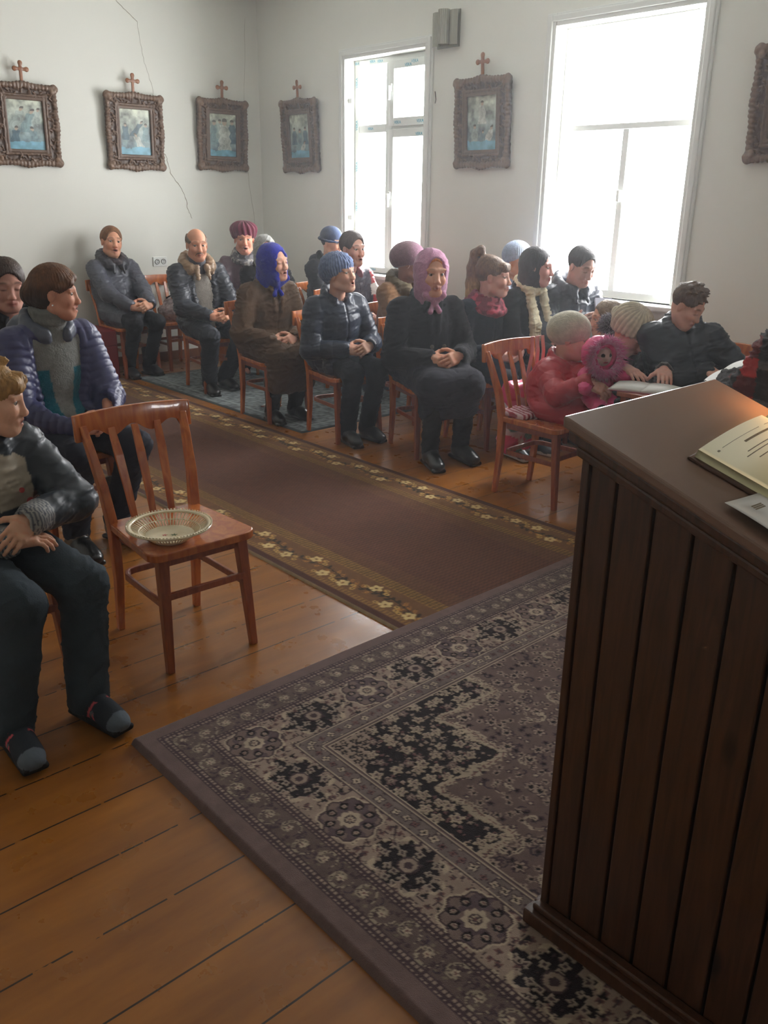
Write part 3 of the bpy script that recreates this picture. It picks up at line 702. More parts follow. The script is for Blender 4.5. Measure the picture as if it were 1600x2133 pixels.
# cracks in the plaster of the left wall
ck = mat('crack_brown', srgb(120, 105, 85), .9)  # plain brown for the crack strips
def crack(pts, w):
    P = []
    for a, b in zip(pts, pts[1:]):
        for i in range(8):
            t = i/8; P.append((XL+.0006, a[0]+(b[0]-a[0])*t+random.uniform(-.006, .006), a[1]+(b[1]-a[1])*t+random.uniform(-.004, .004)))
    P.append((XL+.0006, *pts[-1]))
    m = MB(); m.sweep(P, [w*random.uniform(.5, 1.3) for _ in P], .001, up=(1, 0, 0)); m.build('crack', ck, wl)
crack([(3.95, 3.25), (4.012, 3.177), (4.16, 3.07), (4.203, 3.034)], .004)
crack([(4.203, 3.034), (4.244, 2.711), (4.312, 2.52), (4.313, 2.399)], .0025)
crack([(4.399, 1.95), (4.437, 1.781), (4.578, 1.587), (4.60, 1.45), (4.642, 1.364)], .0045)
crack([(5.35, 3.2), (5.3, 2.2), (5.33, 1.7), (5.40, 1.2)], .0012)

def glass_mat():
    m = bpy.data.materials.new('window_glass'); m.use_nodes = True; nt = m.node_tree; N = nt.nodes; L = nt.links; N.remove(N['Principled BSDF'])
    t = N.new('ShaderNodeBsdfTransparent'); g = N.new('ShaderNodeBsdfGlossy'); g.inputs['Roughness'].default_value = .03
    x = N.new('ShaderNodeMixShader'); x.inputs[0].default_value = .06
    L.new(t.outputs[0], x.inputs[1]); L.new(g.outputs[0], x.inputs[2]); L.new(x.outputs[0], N['Material Output'].inputs[0]); return m
glass = glass_mat()
def sheer_mat():
    m = bpy.data.materials.new('sheer_curtain_cloth'); m.use_nodes = True; nt = m.node_tree; N = nt.nodes; L = nt.links; N.remove(N['Principled BSDF'])
    t = N.new('ShaderNodeBsdfTransparent'); g = N.new('ShaderNodeBsdfTranslucent'); d = N.new('ShaderNodeBsdfDiffuse'); g.inputs[0].default_value = d.inputs[0].default_value = (.9, .92, .9, 1)
    x = N.new('ShaderNodeMixShader'); x.inputs[0].default_value = .4; y = N.new('ShaderNodeMixShader'); y.inputs[0].default_value = .55
    L.new(g.outputs[0], x.inputs[1]); L.new(d.outputs[0], x.inputs[2]); L.new(t.outputs[0], y.inputs[1]); L.new(x.outputs[0], y.inputs[2]); L.new(y.outputs[0], N['Material Output'].inputs[0]); return m
sheer = sheer_mat()
pvc = mat('white_window_film', srgb(228, 232, 228), .35, vary=.03)
film_blue = mat('blue_film_print', srgb(60, 160, 185), .5)
def text(name, body, size, loc, rx, m, parent, depth=.0006, align='CENTER'):
    c = bpy.data.curves.new(name, 'FONT'); c.body = body; c.size = size; c.align_x = align; c.align_y = 'CENTER'; c.extrude = depth
    o = bpy.data.objects.new(name, c); COL.objects.link(o); dg = bpy.context.evaluated_depsgraph_get(); me = bpy.data.meshes.new_from_object(o.evaluated_get(dg))
    bpy.data.objects.remove(o); o = bpy.data.objects.new(name, me); COL.objects.link(o); me.materials.clear(); me.materials.append(m); o.location = loc; o.rotation_euler = rx; o.parent = parent; return o

def casing(a, b, parent):
    m = MB()
    for (w, t) in ((.085, .022), (.04, .034)):
        o = .0 if w > .05 else .03
        m.box(a-o-w, a-o, YB-t, YB, Z0-.06, Z1+o+w); m.box(b+o, b+o+w, YB-t, YB, Z0-.06, Z1+o+w); m.box(a-o, b+o, YB-t, YB, Z1+o, Z1+o+w)
    m.build('casing', white_paint, parent, bevel=.006)
    MB().box(a-.1, b+.1, YB-.12, YB+.1, Z0-.035, Z0).build('window_sill', white_paint, parent, bevel=.008)
def wood_window(i, a, b, full=True):
    r = empty('window_%d' % i, (0, 0, 0)); struct(r); casing(a, b, r)
    y0, y1 = YB+.11, YB+.17; m = MB(); t = .03
    m.box(a, a+t, y0, y1, Z0, Z1).box(b-t, b, y0, y1, Z0, Z1).box(a+t, b-t, y0, y1, Z1-t, Z1).box(a+t, b-t, y0, y1, Z0, Z0+.05)
    m.box(a+t, b-t, y0-.01, y1, 2.055, 2.095); c = (a+b)/2; m.box(c-.025, c+.025, y0, y1, Z0+.05, 2.055)
    m.build('window_frame', white_paint, r, bevel=.004)
    MB().box(c-.012, c+.012, y0-.03, y0, 1.58, 1.66).build('latch', white_paint, r, bevel=.003)
    g = MB(); yg = (y0+y1)/2
    g.box(a+t, c-.025, yg-.002, yg+.002, Z0+.05, 2.055).box(c+.025, b-t, yg-.002, yg+.002, Z0+.05, 2.055).box(a+t, b-t, yg-.002, yg+.002, 2.095, Z1-t); g.build('pane', glass, r)
    return r
def added_side_window():  # out-of-view window, added to give light on the left side of the room
    r = struct(empty('window_3')); m = MB()
    for a, b, c, d in ((2.45, 2.48, 1.8, 2.4), (3.02, 3.05, 1.8, 2.4), (2.48, 3.02, 1.8, 1.83), (2.48, 3.02, 2.37, 2.4), (2.74, 2.76, 1.83, 2.37)): m.box(XR+.12, XR+.17, a, b, c, d)
    m.build('window_frame', white_paint, r); MB().box(XR+.145, XR+.149, 2.48, 3.02, 1.83, 2.37).build('pane', glass, r)
added_side_window()
# window 1, new plastic unit with film still on it
r1 = empty('window_1'); struct(r1); a, b = WINX[0]; casing(a, b, r1)
y0, y1 = YB+.10, YB+.17; m = MB()
m.box(a, a+.055, y0, y1, Z0, Z1).box(b-.055, b, y0, y1, Z0, Z1).box(a+.055, b-.055, y0, y1, Z1-.05, Z1).box(a+.055, b-.055, y0, y1, Z0, Z0+.05)
m.box(-6.20, -6.12, y0+.002, y1-.002, Z0+.05, Z1-.05).box(a+.055, -6.20, y0+.004, y1-.004, 2.13, 2.2).box(-6.12, b-.055, y0+.004, y1-.004, 2.13, 2.2)
m.build('window_frame', pvc, r1, bevel=.006)
for z0, z1 in ((2.17, 2.69), (.96, 2.15)):
    m = MB(); x0, x1 = -6.135, -5.645; t = .06
    m.box(x0, x0+t, y0-.022, y1, z0, z1).box(x1-t, x1, y0-.022, y1, z0, z1).box(x0+t, x1-t, y0-.022, y1, z1-t-.01, z1).box(x0+t, x1-t, y0-.022, y1, z0, z0+t+.01)
    sash = m.build('sash', pvc, r1, bevel=.006)
    hz = (z0+z1)/2+.05
    m = MB(); m.box(x0+.015, x0+.04, y0-.035, y0-.02, hz-.03, hz+.03).box(x0+.018, x0+.037, y0-.06, y0-.035, hz-.1, hz+.012); m.build('handle', white_paint, sash, bevel=.004)
g = MB(); yg = YB+.14
for x0, x1, z0, z1 in ((-6.565, -6.2, .97, 2.13), (-6.565, -6.2, 2.2, 2.68), (-6.08, -5.7, 1.02, 2.09), (-6.08, -5.7, 2.23, 2.63)): g.box(x0, x1, yg-.003, yg+.003, z0, z1)
g.build('pane', glass, r1)
for z in (2.40, 1.405): MB().box(a-.0, a+.05, YB+.02, YB+.045, z-.022, z+.022).build('mounting_clip', white_paint, r1, bevel=.003)
R90 = (math.radians(90), 0, 0); RV = (math.radians(90), math.radians(-90), 0)
for x, z in ((-6.6, 2.705), (-6.38, 2.705), (-6.28, 2.70), (-6.4, 2.165), (-6.35, .945)): text('film_print', 'VEKA', .03, (x, y0-.001, z), R90, film_blue, r1)
for x, z in ((-5.82, 2.66), (-5.9, 2.64), (-6.02, 2.20), (-5.74, 2.20), (-5.75, 2.10), (-6.0, .99)): text('film_print', 'VEKA', .035, (x, y0-.023, z), R90, film_blue, r1)
for z in (2.55, 2.2, 1.85, 1.5): text('film_print', 'VEKA', .035, (-6.592, y0-.001, z), RV, film_blue, r1)
for z in (2.28, 1.95, 1.62, 1.3, 1.1): text('film_print', 'VEKA', .035, (-5.675, y0-.023, z), RV, film_blue, r1)
wood_window(2, *WINX[1]);  
# cafe curtains on a wire in the second window
def curtain(x0, x1, z0, z1, name, label, amp=.014, waves=26, grp=None):
    n = 160; V = []; F = []
    for i in range(n+1):
        u = i/n; x = x0+(x1-x0)*u
        for j in range(13):
            v = j/12; V.append((x+.004*math.sin(9*u+5*v), YB+.045+amp*(.6+.5*(1-v))*math.sin(u*waves*2*math.pi/4+.5*math.sin(3*v)), z0+(z1-z0)*v+.012*math.sin(u*waves)*(j == 12)))
    for i in range(n):
        for j in range(12): k = i*13+j; F.append((k, k+13, k+14, k+1))
    o = from_arrays('cloth', V, F, sheer)
    mo = o.modifiers.new('thick', 'SOLIDIFY'); mo.thickness = .0012
    r = empty(name, (0, 0, 0), label=label, cat='curtain', group=grp); o.parent = r
    m = MB(); m.tube([(WINX[1][0] if x0 < -3.7 else x0, YB+.045, z1-.01), (x1, YB+.045, z1-.012)], .0015, 6); m.build('curtain_wire', white_paint, r)
curtain(-4.29, -4.13, .96, 1.61, 'sheer_curtain', 'white sheer half curtain gathered at the left side of the large window', waves=24)
curtain(-3.33, -3.165, .96, 1.61, 'sheer_curtain', 'white sheer half curtain hanging at the right side of the large window', waves=24)

# wall sconce
sc = empty('wall_sconce', (-5.355, YB, 2.83), label='small glass and metal wall lamp mounted high between the two windows', cat='lamp')
MB().box(-.12, .12, -.012, 0, -.13, .13).build('back_plate', mat('brushed_metal', srgb(150, 150, 138), .4, metal=.6), sc, bevel=.004)
for x0, x1 in ((-.135, -.045), (.055, .135)):
    m = MB(); m.sweep([(x0+(x1-x0)*i/6, -.05-.02*math.sin(math.pi*i/6), 0) for i in range(7)], .006, .24, up=(0, 0, 1)); m.build('metal_wing', mat('dull_metal_wing', srgb(150, 150, 136), .5, metal=.1), sc, bevel=.001)
m = MB(); m.lathe([(.042, -.11), (.044, -.11), (.044, .13), (.042, .13)], (0, -.06, 0), 28, closed=True); m.build('glass_shade', mat('ribbed_glass', srgb(225, 225, 212), .15, trans=.5), sc, smooth=False)
for k in range(8):
    aa = math.radians(200+20*k); MB().bar((.046*math.cos(aa), -.06+.046*math.sin(aa), -.11), (.046*math.cos(aa), -.06+.046*math.sin(aa), .13), .006, .004).build('glass_rib', mat('ribbed_glass', srgb(200, 200, 185), .15), sc)
MB().tube([(0, -.06, -.06), (0, -.06, .03)], .014).build('bulb', mat('bulb_glass', srgb(215, 200, 160), .2), sc, smooth=True)
# socket
so = empty('wall_socket', (XL, 4.255, .967), label='white double power socket on the left wall beside the man in the dark jacket', cat='socket')
MB().box(0, .012, -.075, .075, -.045, .045).build('face_plate', white_paint, so, bevel=.004)
for y in (-.034, .034):
    m = MB(); m.lathe([(.022, 0), (.026, .004), (.022, .008)], n=24); o = m.build('outlet', mat('socket_recess', srgb(120, 118, 112), .4), so, smooth=True); o.rotation_euler = (0, math.radians(90), 0); o.location = (.012, y, 0)
    for z in (-.009, .009): MB().box(.018, .022, y-.003, y+.003, z-.003, z+.003).build('pin_hole', mat('dark_hole', (.01, .01, .01), .8), so)

# ---------------------------------------------------------------- framed pictures
def carved_frame():
    S1 = SD(.0042); W_, H_ = .262, .295
    def ring(w, hh, y, ry, th, c=0):
        S1.box((0, y, hh), (w+th, ry, th), rd=.006, k=.006, c=c); S1.box((0, y, -hh), (w+th, ry, th), rd=.006, k=.006, c=c)
        S1.box((w, y, 0), (th, ry, hh+th), rd=.006, k=.006, c=c); S1.box((-w, y, 0), (th, ry, hh+th), rd=.006, k=.006, c=c)
    ring(.215, .25, -.014, .014, .045); ring(.152, .192, -.028, .01, .012, 1); ring(.175, .215, -.02, .02, .008, 0)
    rr = random.Random(3)
    for sx in (-1, 1):
        for sz in (-1, 1): S1.ell((sx*.243, -.03, sz*.275), (.036, .02, .036), k=.01); S1.ell((sx*.225, -.042, sz*.255), (.02, .012, .022), k=.005)
    for i in range(16):
        t = -1+2*(i+.5)/16; am = .012+.016*math.exp(-(t/.3)**2)
        for sz in (-1, 1): S1.ell((t*.225, -.03, sz*(.272+am*.7)), (.019, .016, .019+am*.4), rot(0, 0, 0), k=.006)
    for i in range(19):
        t = -1+2*(i+.5)/19; am = .010+.012*math.exp(-(t/.3)**2)
        for sx in (-1, 1): S1.ell((sx*(.238+am*.6), -.03, t*.262), (.019+am*.3, .016, .017), k=.006)
    for i in range(150):
        side = rr.choice('LRTB'); t = rr.uniform(-1, 1); o = rr.uniform(-.03, .03)
        p = (t*.24, -.04, (.25+o)*(1 if side == 'T' else -1)) if side in 'TB' else ((.213+o)*(1 if side == 'R' else -1), -.04, t*.27)
        a = rr.uniform(0, 180); L = rr.uniform(.008, .02); d = (L*math.cos(math.radians(a)), 0, L*math.sin(math.radians(a)))
        S1.cap((p[0]-d[0], p[1]+.012, p[2]-d[2]), (p[0]+d[0], p[1], p[2]+d[2]), .007, .004, k=.005)
    return S1
fs = carved_frame(); FM = mat('carved_dark_wood', (0, 0, 0), .42, bump=(90, .5), attr=True, vary=.3, vscale=40, coat=.1)
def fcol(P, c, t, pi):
    g = np.clip((-P[:, 1]-.022)/.03, 0, 1)[:, None]  # raised carving painted lighter, relief highlight put into the colour
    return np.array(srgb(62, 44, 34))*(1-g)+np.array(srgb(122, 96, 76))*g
cross_m = wood_mat('cross_wood', srgb(120, 72, 42), srgb(158, 102, 62), .4)
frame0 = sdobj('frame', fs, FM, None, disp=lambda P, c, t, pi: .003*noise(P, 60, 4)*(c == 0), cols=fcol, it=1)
def cross_mesh():
    S1 = SD(.003); S1.box((0, 0, -.01), (.0125, .007, .075), rd=.004, k=.004); S1.box((0, 0, .025), (.045, .007, .0115), rd=.004, k=.004)
    for x, z in ((-.047, .025), (.047, .025), (0, .068)):
        S1.ell((x, 0, z), (.019, .008, .019), k=.006)
    return S1
cross0 = sdobj('cross', cross_mesh(), cross_m, None, it=1)
pm = mat('painted_canvas_print', (0, 0, 0), .35, attr=True, coat=.3)
def painting(seed, parent, figs):
    nx, nz = 100, 130; w, hh = .142, .182; X, Z = np.meshgrid(np.linspace(-w, w, nx), np.linspace(-hh, hh, nz), indexing='ij')
    P = np.stack([X.ravel(), 0*X.ravel(), Z.ravel()], 1); n = fbm(P, 22, seed, 4); u = (Z.ravel()+hh)/(2*hh)
    C = np.array(srgb(84, 118, 134))*(1-u)[:, None]+np.array(srgb(190, 196, 178))*u[:, None]
    C = C*(1+.55*n)[:, None]
    cols_ = [srgb(205, 210, 200), srgb(120, 150, 155), srgb(60, 96, 112), srgb(168, 182, 176)]
    rr = random.Random(seed)
    for (fx, fz, sz, lean, ci) in figs:
        x = X.ravel()-fx-lean*(Z.ravel()-fz); z = Z.ravel()-fz
        wdt = sz*(.16+.10*np.clip((.5*sz-z)/sz, 0, 1)+.03*np.sin(z*90+seed)); bd = (np.abs(x) < wdt) & (z > -.5*sz) & (z < .32*sz)
        fold = .86+.14*np.sin(x*170+z*60+seed+7*n)+.25*n
        C[bd] = (np.array(cols_[ci])*fold[:, None]*.8+C*.2)[bd]
        hd = (x/(.085*sz))**2+((z-.41*sz)/(.105*sz))**2 < 1; C[hd] = np.array(srgb(176, 158, 138))
        hr_ = ((x/(.1*sz))**2+((z-.46*sz)/(.08*sz))**2 < 1) & (z > .43*sz); C[hr_] = srgb(84, 80, 74)
    gm = (u < .16+.03*n); C[gm] = np.array(srgb(110, 165, 185))*(1+.3*n[gm])[:, None]
    i, j = np.meshgrid(np.arange(nx-1), np.arange(nz-1), indexing='ij'); k = (i*nz+j).ravel()
    F = np.stack([k, k+nz, k+nz+1, k+1], 1); P[:, 1] = -.022
    from_arrays('picture', P, F, pm, parent, True, np.clip(C, 0, 1))
    MB().box(-w-.005, w+.005, -.021, -.003, -hh-.005, hh+.005).build('backing_board', mat('board', srgb(90, 70, 50), .8), parent)
pics = [  # centre y on the left wall or x on the back wall
 ('L', 3.085, 2.125, 'leftmost carved frame on the left wall, showing a pale sloping group of figures', [(-.06, .05, .16, .5, 3), (.02, .03, .17, .5, 1), (.09, .06, .13, .3, 3), (-.09, -.09, .15, .2, 2), (.06, -.09, .15, -.2, 1)], 0),
 ('L', 4.085, 2.12, 'carved frame with a crouching figure, above the person in the grey padded coat', [(-.09, .0, .13, 0, 2), (.1, .0, .14, 0, 1), (.02, .03, .12, .8, 2), (.03, -.08, .14, -.5, 0)], 1),
 ('L', 5.02, 2.14, 'carved frame on the left wall with a standing white-robed figure, nearest the corner', [(-.09, .02, .2, 0, 1), (.1, .03, .2, 0, 2), (-.03, .05, .16, 0, 3), (.02, .0, .27, 0, 0)], 2),
 ('B', -7.28, 2.13, 'carved frame on the window wall between the corner and the small window', [(-.08, .0, .14, 0, 2), (.0, -.02, .15, 0, 1), (.08, .0, .14, 0, 2), (.03, -.11, .13, .6, 0)], 3),
 ('B', -4.935, 2.14, 'dark carved frame on the window wall between the small and the large window', [(.0, .07, .15, 0, 0), (-.07, -.08, .14, 0, 3), (.07, -.09, .14, .4, 0), (.01, -.1, .1, 0, 1)], 4),
 ('B', -2.49, 2.14, 'dark carved frame cut off by the right edge, right of the large window', [(0, .0, .2, 0, 1), (.08, -.05, .16, 0, 0), (-.08, -.05, .16, 0, 2)], 5)]
for wl_, q, z, lb, figs, i in pics:
    r = empty('framed_picture', (XL+.012, q, z) if wl_ == 'L' else (q, YB-.012, z), math.radians(90) if wl_ == 'L' else 0, label=lb, cat='picture', group='carved picture frames on the walls')
    r.rotation_euler[0] = math.radians(3.2); r.scale = (1.07, 1.07, 1.06)
    o = frame0 if i == 0 else frame0.copy(); c = cross0 if i == 0 else cross0.copy()
    if i: COL.objects.link(o); COL.objects.link(c)
    o.parent = r; c.parent = r; c.location = (0, -.022, .375)
    if i == 5: c.hide_render = False
    painting(10+i, r, figs)
# two tiny nail marks on window wall
tag(MB().tube([(-5.49, YB-.004, 2.40), (-5.475, YB-.006, 2.34), (-5.48, YB-.01, 2.31)], .0035, 6).build('bent_nail', mat('rusty_iron', srgb(70, 55, 45), .6), smooth=True), 'small bent nail in the wall right of the small window', 'nail')

# ---------------------------------------------------------------- rugs
def flowers(x, y, cell, seed, petals=5, r0=.34, jit=.25):
    best = np.full(x.shape, 9.); idd = np.zeros(x.shape); core = np.full(x.shape, 9.)
    ix = np.floor(x/cell).astype(int); iy = np.floor(y/cell).astype(int)
    for a in (-1, 0, 1):
        for b in (-1, 0, 1):
            gx = ix+a; gy = iy+b; z = np.zeros_like(gx); h1 = hsh(gx, gy, z, seed); h2 = hsh(gx, gy, z+1, seed); h3 = hsh(gx, gy, z+2, seed)
            cx = (gx+.5+jit*(h1-.5)*2)*cell; cy = (gy+.5+jit*(h2-.5)*2)*cell
            dx, dy = x-cx, y-cy; r = np.hypot(dx, dy)/cell; th = np.arctan2(dy, dx); rad = r0*(.72+.45*h3)*(1+.28*np.cos(petals*th+6*h1))
            d = r/rad; m = d < best; best = np.where(m, d, best); idd = np.where(m, h3, idd); core = np.where(m, r, core)
    return best, core, idd
def comma(du, dv, flip, r0=.006, r1=.026, w0=.008, rot_=0.):
    # one curled acanthus leaf: a spiral arm that thins towards its tip, with a toothed outer edge
    th = (np.arctan2(dv*flip, du)-rot_) % (2*math.pi); r = np.hypot(du, dv); f = th/(2*math.pi); rt = r0+(r1-r0)*f; w = w0*(1-.75*f)
    tooth = .35*w0*np.abs(np.sin(th*4)); body = (r > rt-w*.55) & (r < rt+w*.6+tooth*(1-f)); return body, body & (np.abs(r-rt) < .0011), r < r0*.8
def scrolls(x, y, cell, seed, size=1.):
    m = np.zeros(x.shape, bool); ln = np.zeros(x.shape, bool); ey = np.zeros(x.shape, bool); ix = np.floor(x/cell).astype(int); iy = np.floor(y/cell).astype(int)
    for a in (-1, 0, 1):
        for b in (-1, 0, 1):
            gx = ix+a; gy = iy+b; z = np.zeros_like(gx); h1, h2, h3 = [hsh(gx, gy, z+q, seed) for q in (0, 1, 2)]
            du = x-(gx+.5+.5*(h1-.5))*cell; dv = y-(gy+.5+.5*(h2-.5))*cell; sz = size*(.75+.5*h3)
            q1, q2, q3 = comma(du, dv, np.where(h3 > .5, 1, -1), .005*sz, .034*sz, .011*sz, h1*6.28); m |= q1; ln |= q2; ey |= q3
    return m, ln, ey
RX0, RX1, RY0, RY1 = -2.185, .33, .945, 4.35
def rug_col(x, y):
    dx = np.minimum(x-RX0, RX1-x); dy = np.minimum(y-RY0, RY1-y); e = np.minimum(dx, dy); t = np.where(dx < dy, y-RY0, x-RX0)
    P = np.stack([x, y, 0*x], 1); nz = noise(P, 9, 1); n2 = noise(P, 45, 2)
    mauve = np.array(srgb(118, 97, 93)); dark = np.array(srgb(38, 29, 34)); cream = np.array(srgb(186, 168, 146)); beige = np.array(srgb(158, 138, 124)); plum = np.array(srgb(78, 60, 64)); grn = np.array(srgb(120, 112, 92)); rose = np.array(srgb(120, 86, 84))
    C = np.tile(mauve, (len(x), 1))
    def put(m, col): C[m] = col if col.ndim == 1 else col[m]
    def lines(e0):
        d = e-e0
        put((d > 0) & (d < .005), plum); put((d > .005) & (d < .012), cream if False else beige); put((d > .005) & (d < .012) & (np.sin(t*2*math.pi/.014) > 0), plum)
        put((d > .012) & (d < .018), plum); put((d > .018) & (d < .025), beige); put((d > .018) & (d < .025) & (np.sin(t*2*math.pi/.014) > .2), plum); put((d > .025) & (d < .03), plum)
    # scroll guard band
    b1 = (e > .087) & (e < .16); put(b1, np.array(srgb(106, 88, 84))); ec = e-.1235
    fb, fc, fi = flowers(t, e, .019, 4, 4, .3); put(b1 & (fb < 1) & (fi > .6), plum); put(b1 & (fb < .9) & (fi < .25), np.array(srgb(128, 116, 100)))
    k = np.floor(t/.076); du = t-(k+.5)*.076; fl = np.where(k % 2 > .5, 1, -1); q1, q2, q3 = comma(du, ec+.006*fl, fl, .005, .037, .011, .4)
    put(b1 & q1, np.array(srgb(160, 146, 126))); put(b1 & q2, plum)
    q1, q2, q3 = comma(du+.036, ec-.016*fl, -fl, .003, .017, .006, 1.4); put(b1 & q1, np.array(srgb(70, 56, 66)))
    th = np.arctan2(ec+.006*fl, du); rr = np.hypot(du, ec+.006*fl); put(b1 & (rr < .0095*(1+.3*np.cos(5*th))), cream); put(b1 & (rr < .004), rose)
    lines(.055); lines(.16)
    # main band
    b2 = (e > .19) & (e < .355); put(b2, beige*1.0)
    fb, fc, fi = flowers(x, y, .028, 6, 4, .3); put(b2 & (fb < .9) & (fi > .4), rose*.9); put(b2 & (fb < .45), plum); put(b2 & (np.abs(n2) < .07), plum)
    q1, q2, q3 = scrolls(x, y, .085, 16, .62); put(b2 & q1, cream*.95); put(b2 & q2, plum); fb, fc, fi = flowers(x, y, .05, 17, 3, .17); put(b2 & (fb < 1) & (fi > .45), dark)
    # rosettes and dark clusters on a common pitch
    ev = (e-.272)
    for side in (0, 1):
        msk = b2 & ((dx < dy) if side == 0 else (dx >= dy)); tt = (y-RY0-.272) if side == 0 else (x-RX0-.272); pit = .2275
        k = np.round(tt/pit); u = tt-k*pit; u = np.where(tt < -.12, 9, u); rr = np.hypot(u, ev); th = np.arctan2(ev, u); odd = (k % 2) > .5
        msk = b2 & ((np.abs(dx-.272) < .1) if side == 0 else (np.abs(dy-.272) < .1)) & (np.abs(ev) < .09)
        msk = msk & ((dx <= dy+.1) if side == 0 else (dy <= dx+.1))
        if side == 0: uu = dx-.272
        else: uu = dy-.272
        rr = np.hypot(u, uu); th = np.arctan2(uu, u)
        R0 = .082*(1+.07*np.cos(8*th)); ro = msk & ~odd
        put(ro & (rr < R0+.006), cream); put(ro & (rr < R0), plum); put(ro & (rr < R0-.006), np.array(srgb(128, 108, 102))); put(ro & (rr < R0-.006) & (n2 > .1), np.array(srgb(98, 80, 84)))
        pr = np.abs(rr-.055); pa = (th*8/(2*math.pi)) % 1-.5; put(ro & (np.hypot(pr*.8, pa*.043) < .0125), dark); put(ro & (np.hypot(pr, pa*.04) < .007), beige); put(ro & (np.hypot(pr, pa*.04) < .003), rose)
        put(ro & (rr < .031*(1+.1*np.cos(8*th))), cream); put(ro & (rr < .017), plum); put(ro & (rr < .013) & (np.cos(8*th) > -.3), cream); put(ro & (rr < .004), rose)
        dd = (np.abs(u)/.1)**1.5+(np.abs(uu)/.078)**1.5; cl = msk & odd & (dd < 1+.22*np.cos(8*th)+.15*np.cos(14*th)); put(msk & odd & (dd < 1.3+.22*np.cos(8*th)) & ~cl & (dd > 1.12), cream)
        put(cl, dark); fb, fc, fi = flowers(u+7, uu+7, .031, 8, 4, .37, .12); put(cl & (fb < 1) & (fi > .22), np.array(srgb(158, 142, 128))); put(cl & (fb < .4), plum)
        put(cl & (rr < .03), plum); put(cl & (rr < .024), beige); put(cl & (rr < .012), plum)
    # inner guard
    b3 = (e > .36) & (e < .415); put(b3, np.array(srgb(120, 106, 102))); fb, fc, fi = flowers(t, e-.3875+.0175, .035, 9, 4, .38, .1); put(b3 & (fb < 1), plum); put(b3 & (fb < .75), np.where((fi > .5)[:, None], cream, rose)); put(b3 & (fb < .3), dark)
    for e0 in (.355, .413, .426): put((e > e0) & (e < e0+.005), plum); put((e > e0+.005) & (e < e0+.009), cream)
    # field: dark floral corners, cream leafy edge, mauve floral centre
    fld = e > .435; fx = dx-.435; fy = dy-.435; q = fx+fy; w = fx-fy; kk = 2*math.pi/.5
    lim = .60+.11*np.cos(w*kk)+.02*np.cos(w*kk*3)+.015*nz; sl_ = .11*kk*np.sin(w*kk); edge = (q-lim)/np.sqrt(2*(1+sl_**2)*.75); sp = w*(1+.6*np.abs(sl_))+.2*q
    dk = fld & (edge < 0); md = fld & (edge >= 0)
    put(dk, dark); q1, q2, q3 = scrolls(x+5, y, .1, 51, .7); put(dk & q1, np.array(srgb(112, 100, 92))); put(dk & q2, dark)
    fb, fc, fi = flowers(x, y, .046, 11, 5, .35, .3); sel = fi > .3; put(dk & (fb < 1) & sel, np.where((fi > .5)[:, None], cream*.9, mauve*1.1)); put(dk & (fb < .6) & sel, np.array(srgb(134, 112, 106))); put(dk & (fb < .42) & sel, cream*.85); put(dk & (fb < .22) & sel, plum)
    f2, fc2, fi2 = flowers(x+3, y, .024, 12, 4, .27, .35); put(dk & (fb > 1.2) & (f2 < 1) & (fi2 > .35), np.where((fi2 > .6)[:, None], beige, rose))
    put(dk & (q < .17), beige); f3, fc3, fi3 = flowers(x, y, .03, 14, 5, .4, .1); put(dk & (q < .17) & (f3 < 1), dark); put(dk & (q < .17) & (f3 < .45), beige)
    put(md, mauve*.92); f4, fc4, fi4 = flowers(x, y+2, .03, 21, 5, .34, .35); put(md & (f4 < 1) & (fi4 > .3), np.where((fi4 > .66)[:, None], beige, plum)); put(md & (f4 < .5) & (fi4 > .3), np.where((fi4 > .5)[:, None], dark, cream*.9))
    f5, fc5, fi5 = flowers(x+1, y, .07, 22, 6, .3, .3); put(md & (f5 < 1) & (fi5 > .45), plum); put(md & (f5 < .8) & (fi5 > .45), beige); put(md & (f5 < .4) & (fi5 > .45), dark)
    q1, q2, q3 = scrolls(x, y, .17, 61, 1.35); put(md & q1 & (n2 > -.45), cream*.86); put(md & q2, plum)
    q1, q2, q3 = scrolls(x+2, y, .11, 63, .7); put(md & q1 & (f5 > 1), np.array(srgb(60, 48, 56)))
    lw = .012+.014*((sp/.045) % 1)+.006*np.abs(np.sin(sp*2*math.pi/.015)); lfm = fld & (edge > -.008) & (edge < lw); put(lfm, cream*.86); put(lfm & (np.abs(edge-lw*.55) < .0022), rose); put(lfm & (((sp/.045) % 1) < .1), plum)
    C = C*(1+.10*n2+.06*nz+.10*(hsh(np.floor(x/.004), np.floor(y/.004), 0*x, 3)-.5))[:, None]
    return np.clip(C, 0, 1), (C.mean(1) < .03)
def grid_rug(name, xs, ys, z, colf, m, edge_r=.012, warp=None, **k):
    X, Y = np.meshgrid(xs, ys, indexing='ij'); x, y = X.ravel(), Y.ravel(); C, dk = colf(x, y)
    zz = np.full(x.shape, z)-.0016*dk
    e = np.minimum(np.minimum(x-xs[0], xs[-1]-x), np.minimum(y-ys[0], ys[-1]-y)); zz = zz-z*np.clip(1-e/edge_r, 0, 1)**2
    if warp is not None: zz = zz+warp(x, y)
    nx, ny = len(xs), len(ys); i, j = np.meshgrid(np.arange(nx-1), np.arange(ny-1), indexing='ij'); kk = (i*ny+j).ravel()
    F = np.stack([kk, kk+ny, kk+ny+1, kk+1], 1)
    return tag(from_arrays(name, np.stack([x, y, zz], 1), F, m, None, True, C), **k)
pile = mat('carpet_pile', (0, 0, 0), .95, bump=(420, .8), attr=True, sheen=.15, spec=.1)
rug_z = .024
xs = np.concatenate([np.arange(RX0, -.45, .0042), np.linspace(-.45, RX1, 60)]); ys = np.concatenate([np.arange(RY0, 3.35, .0042), np.linspace(3.35, RY1, 60)])
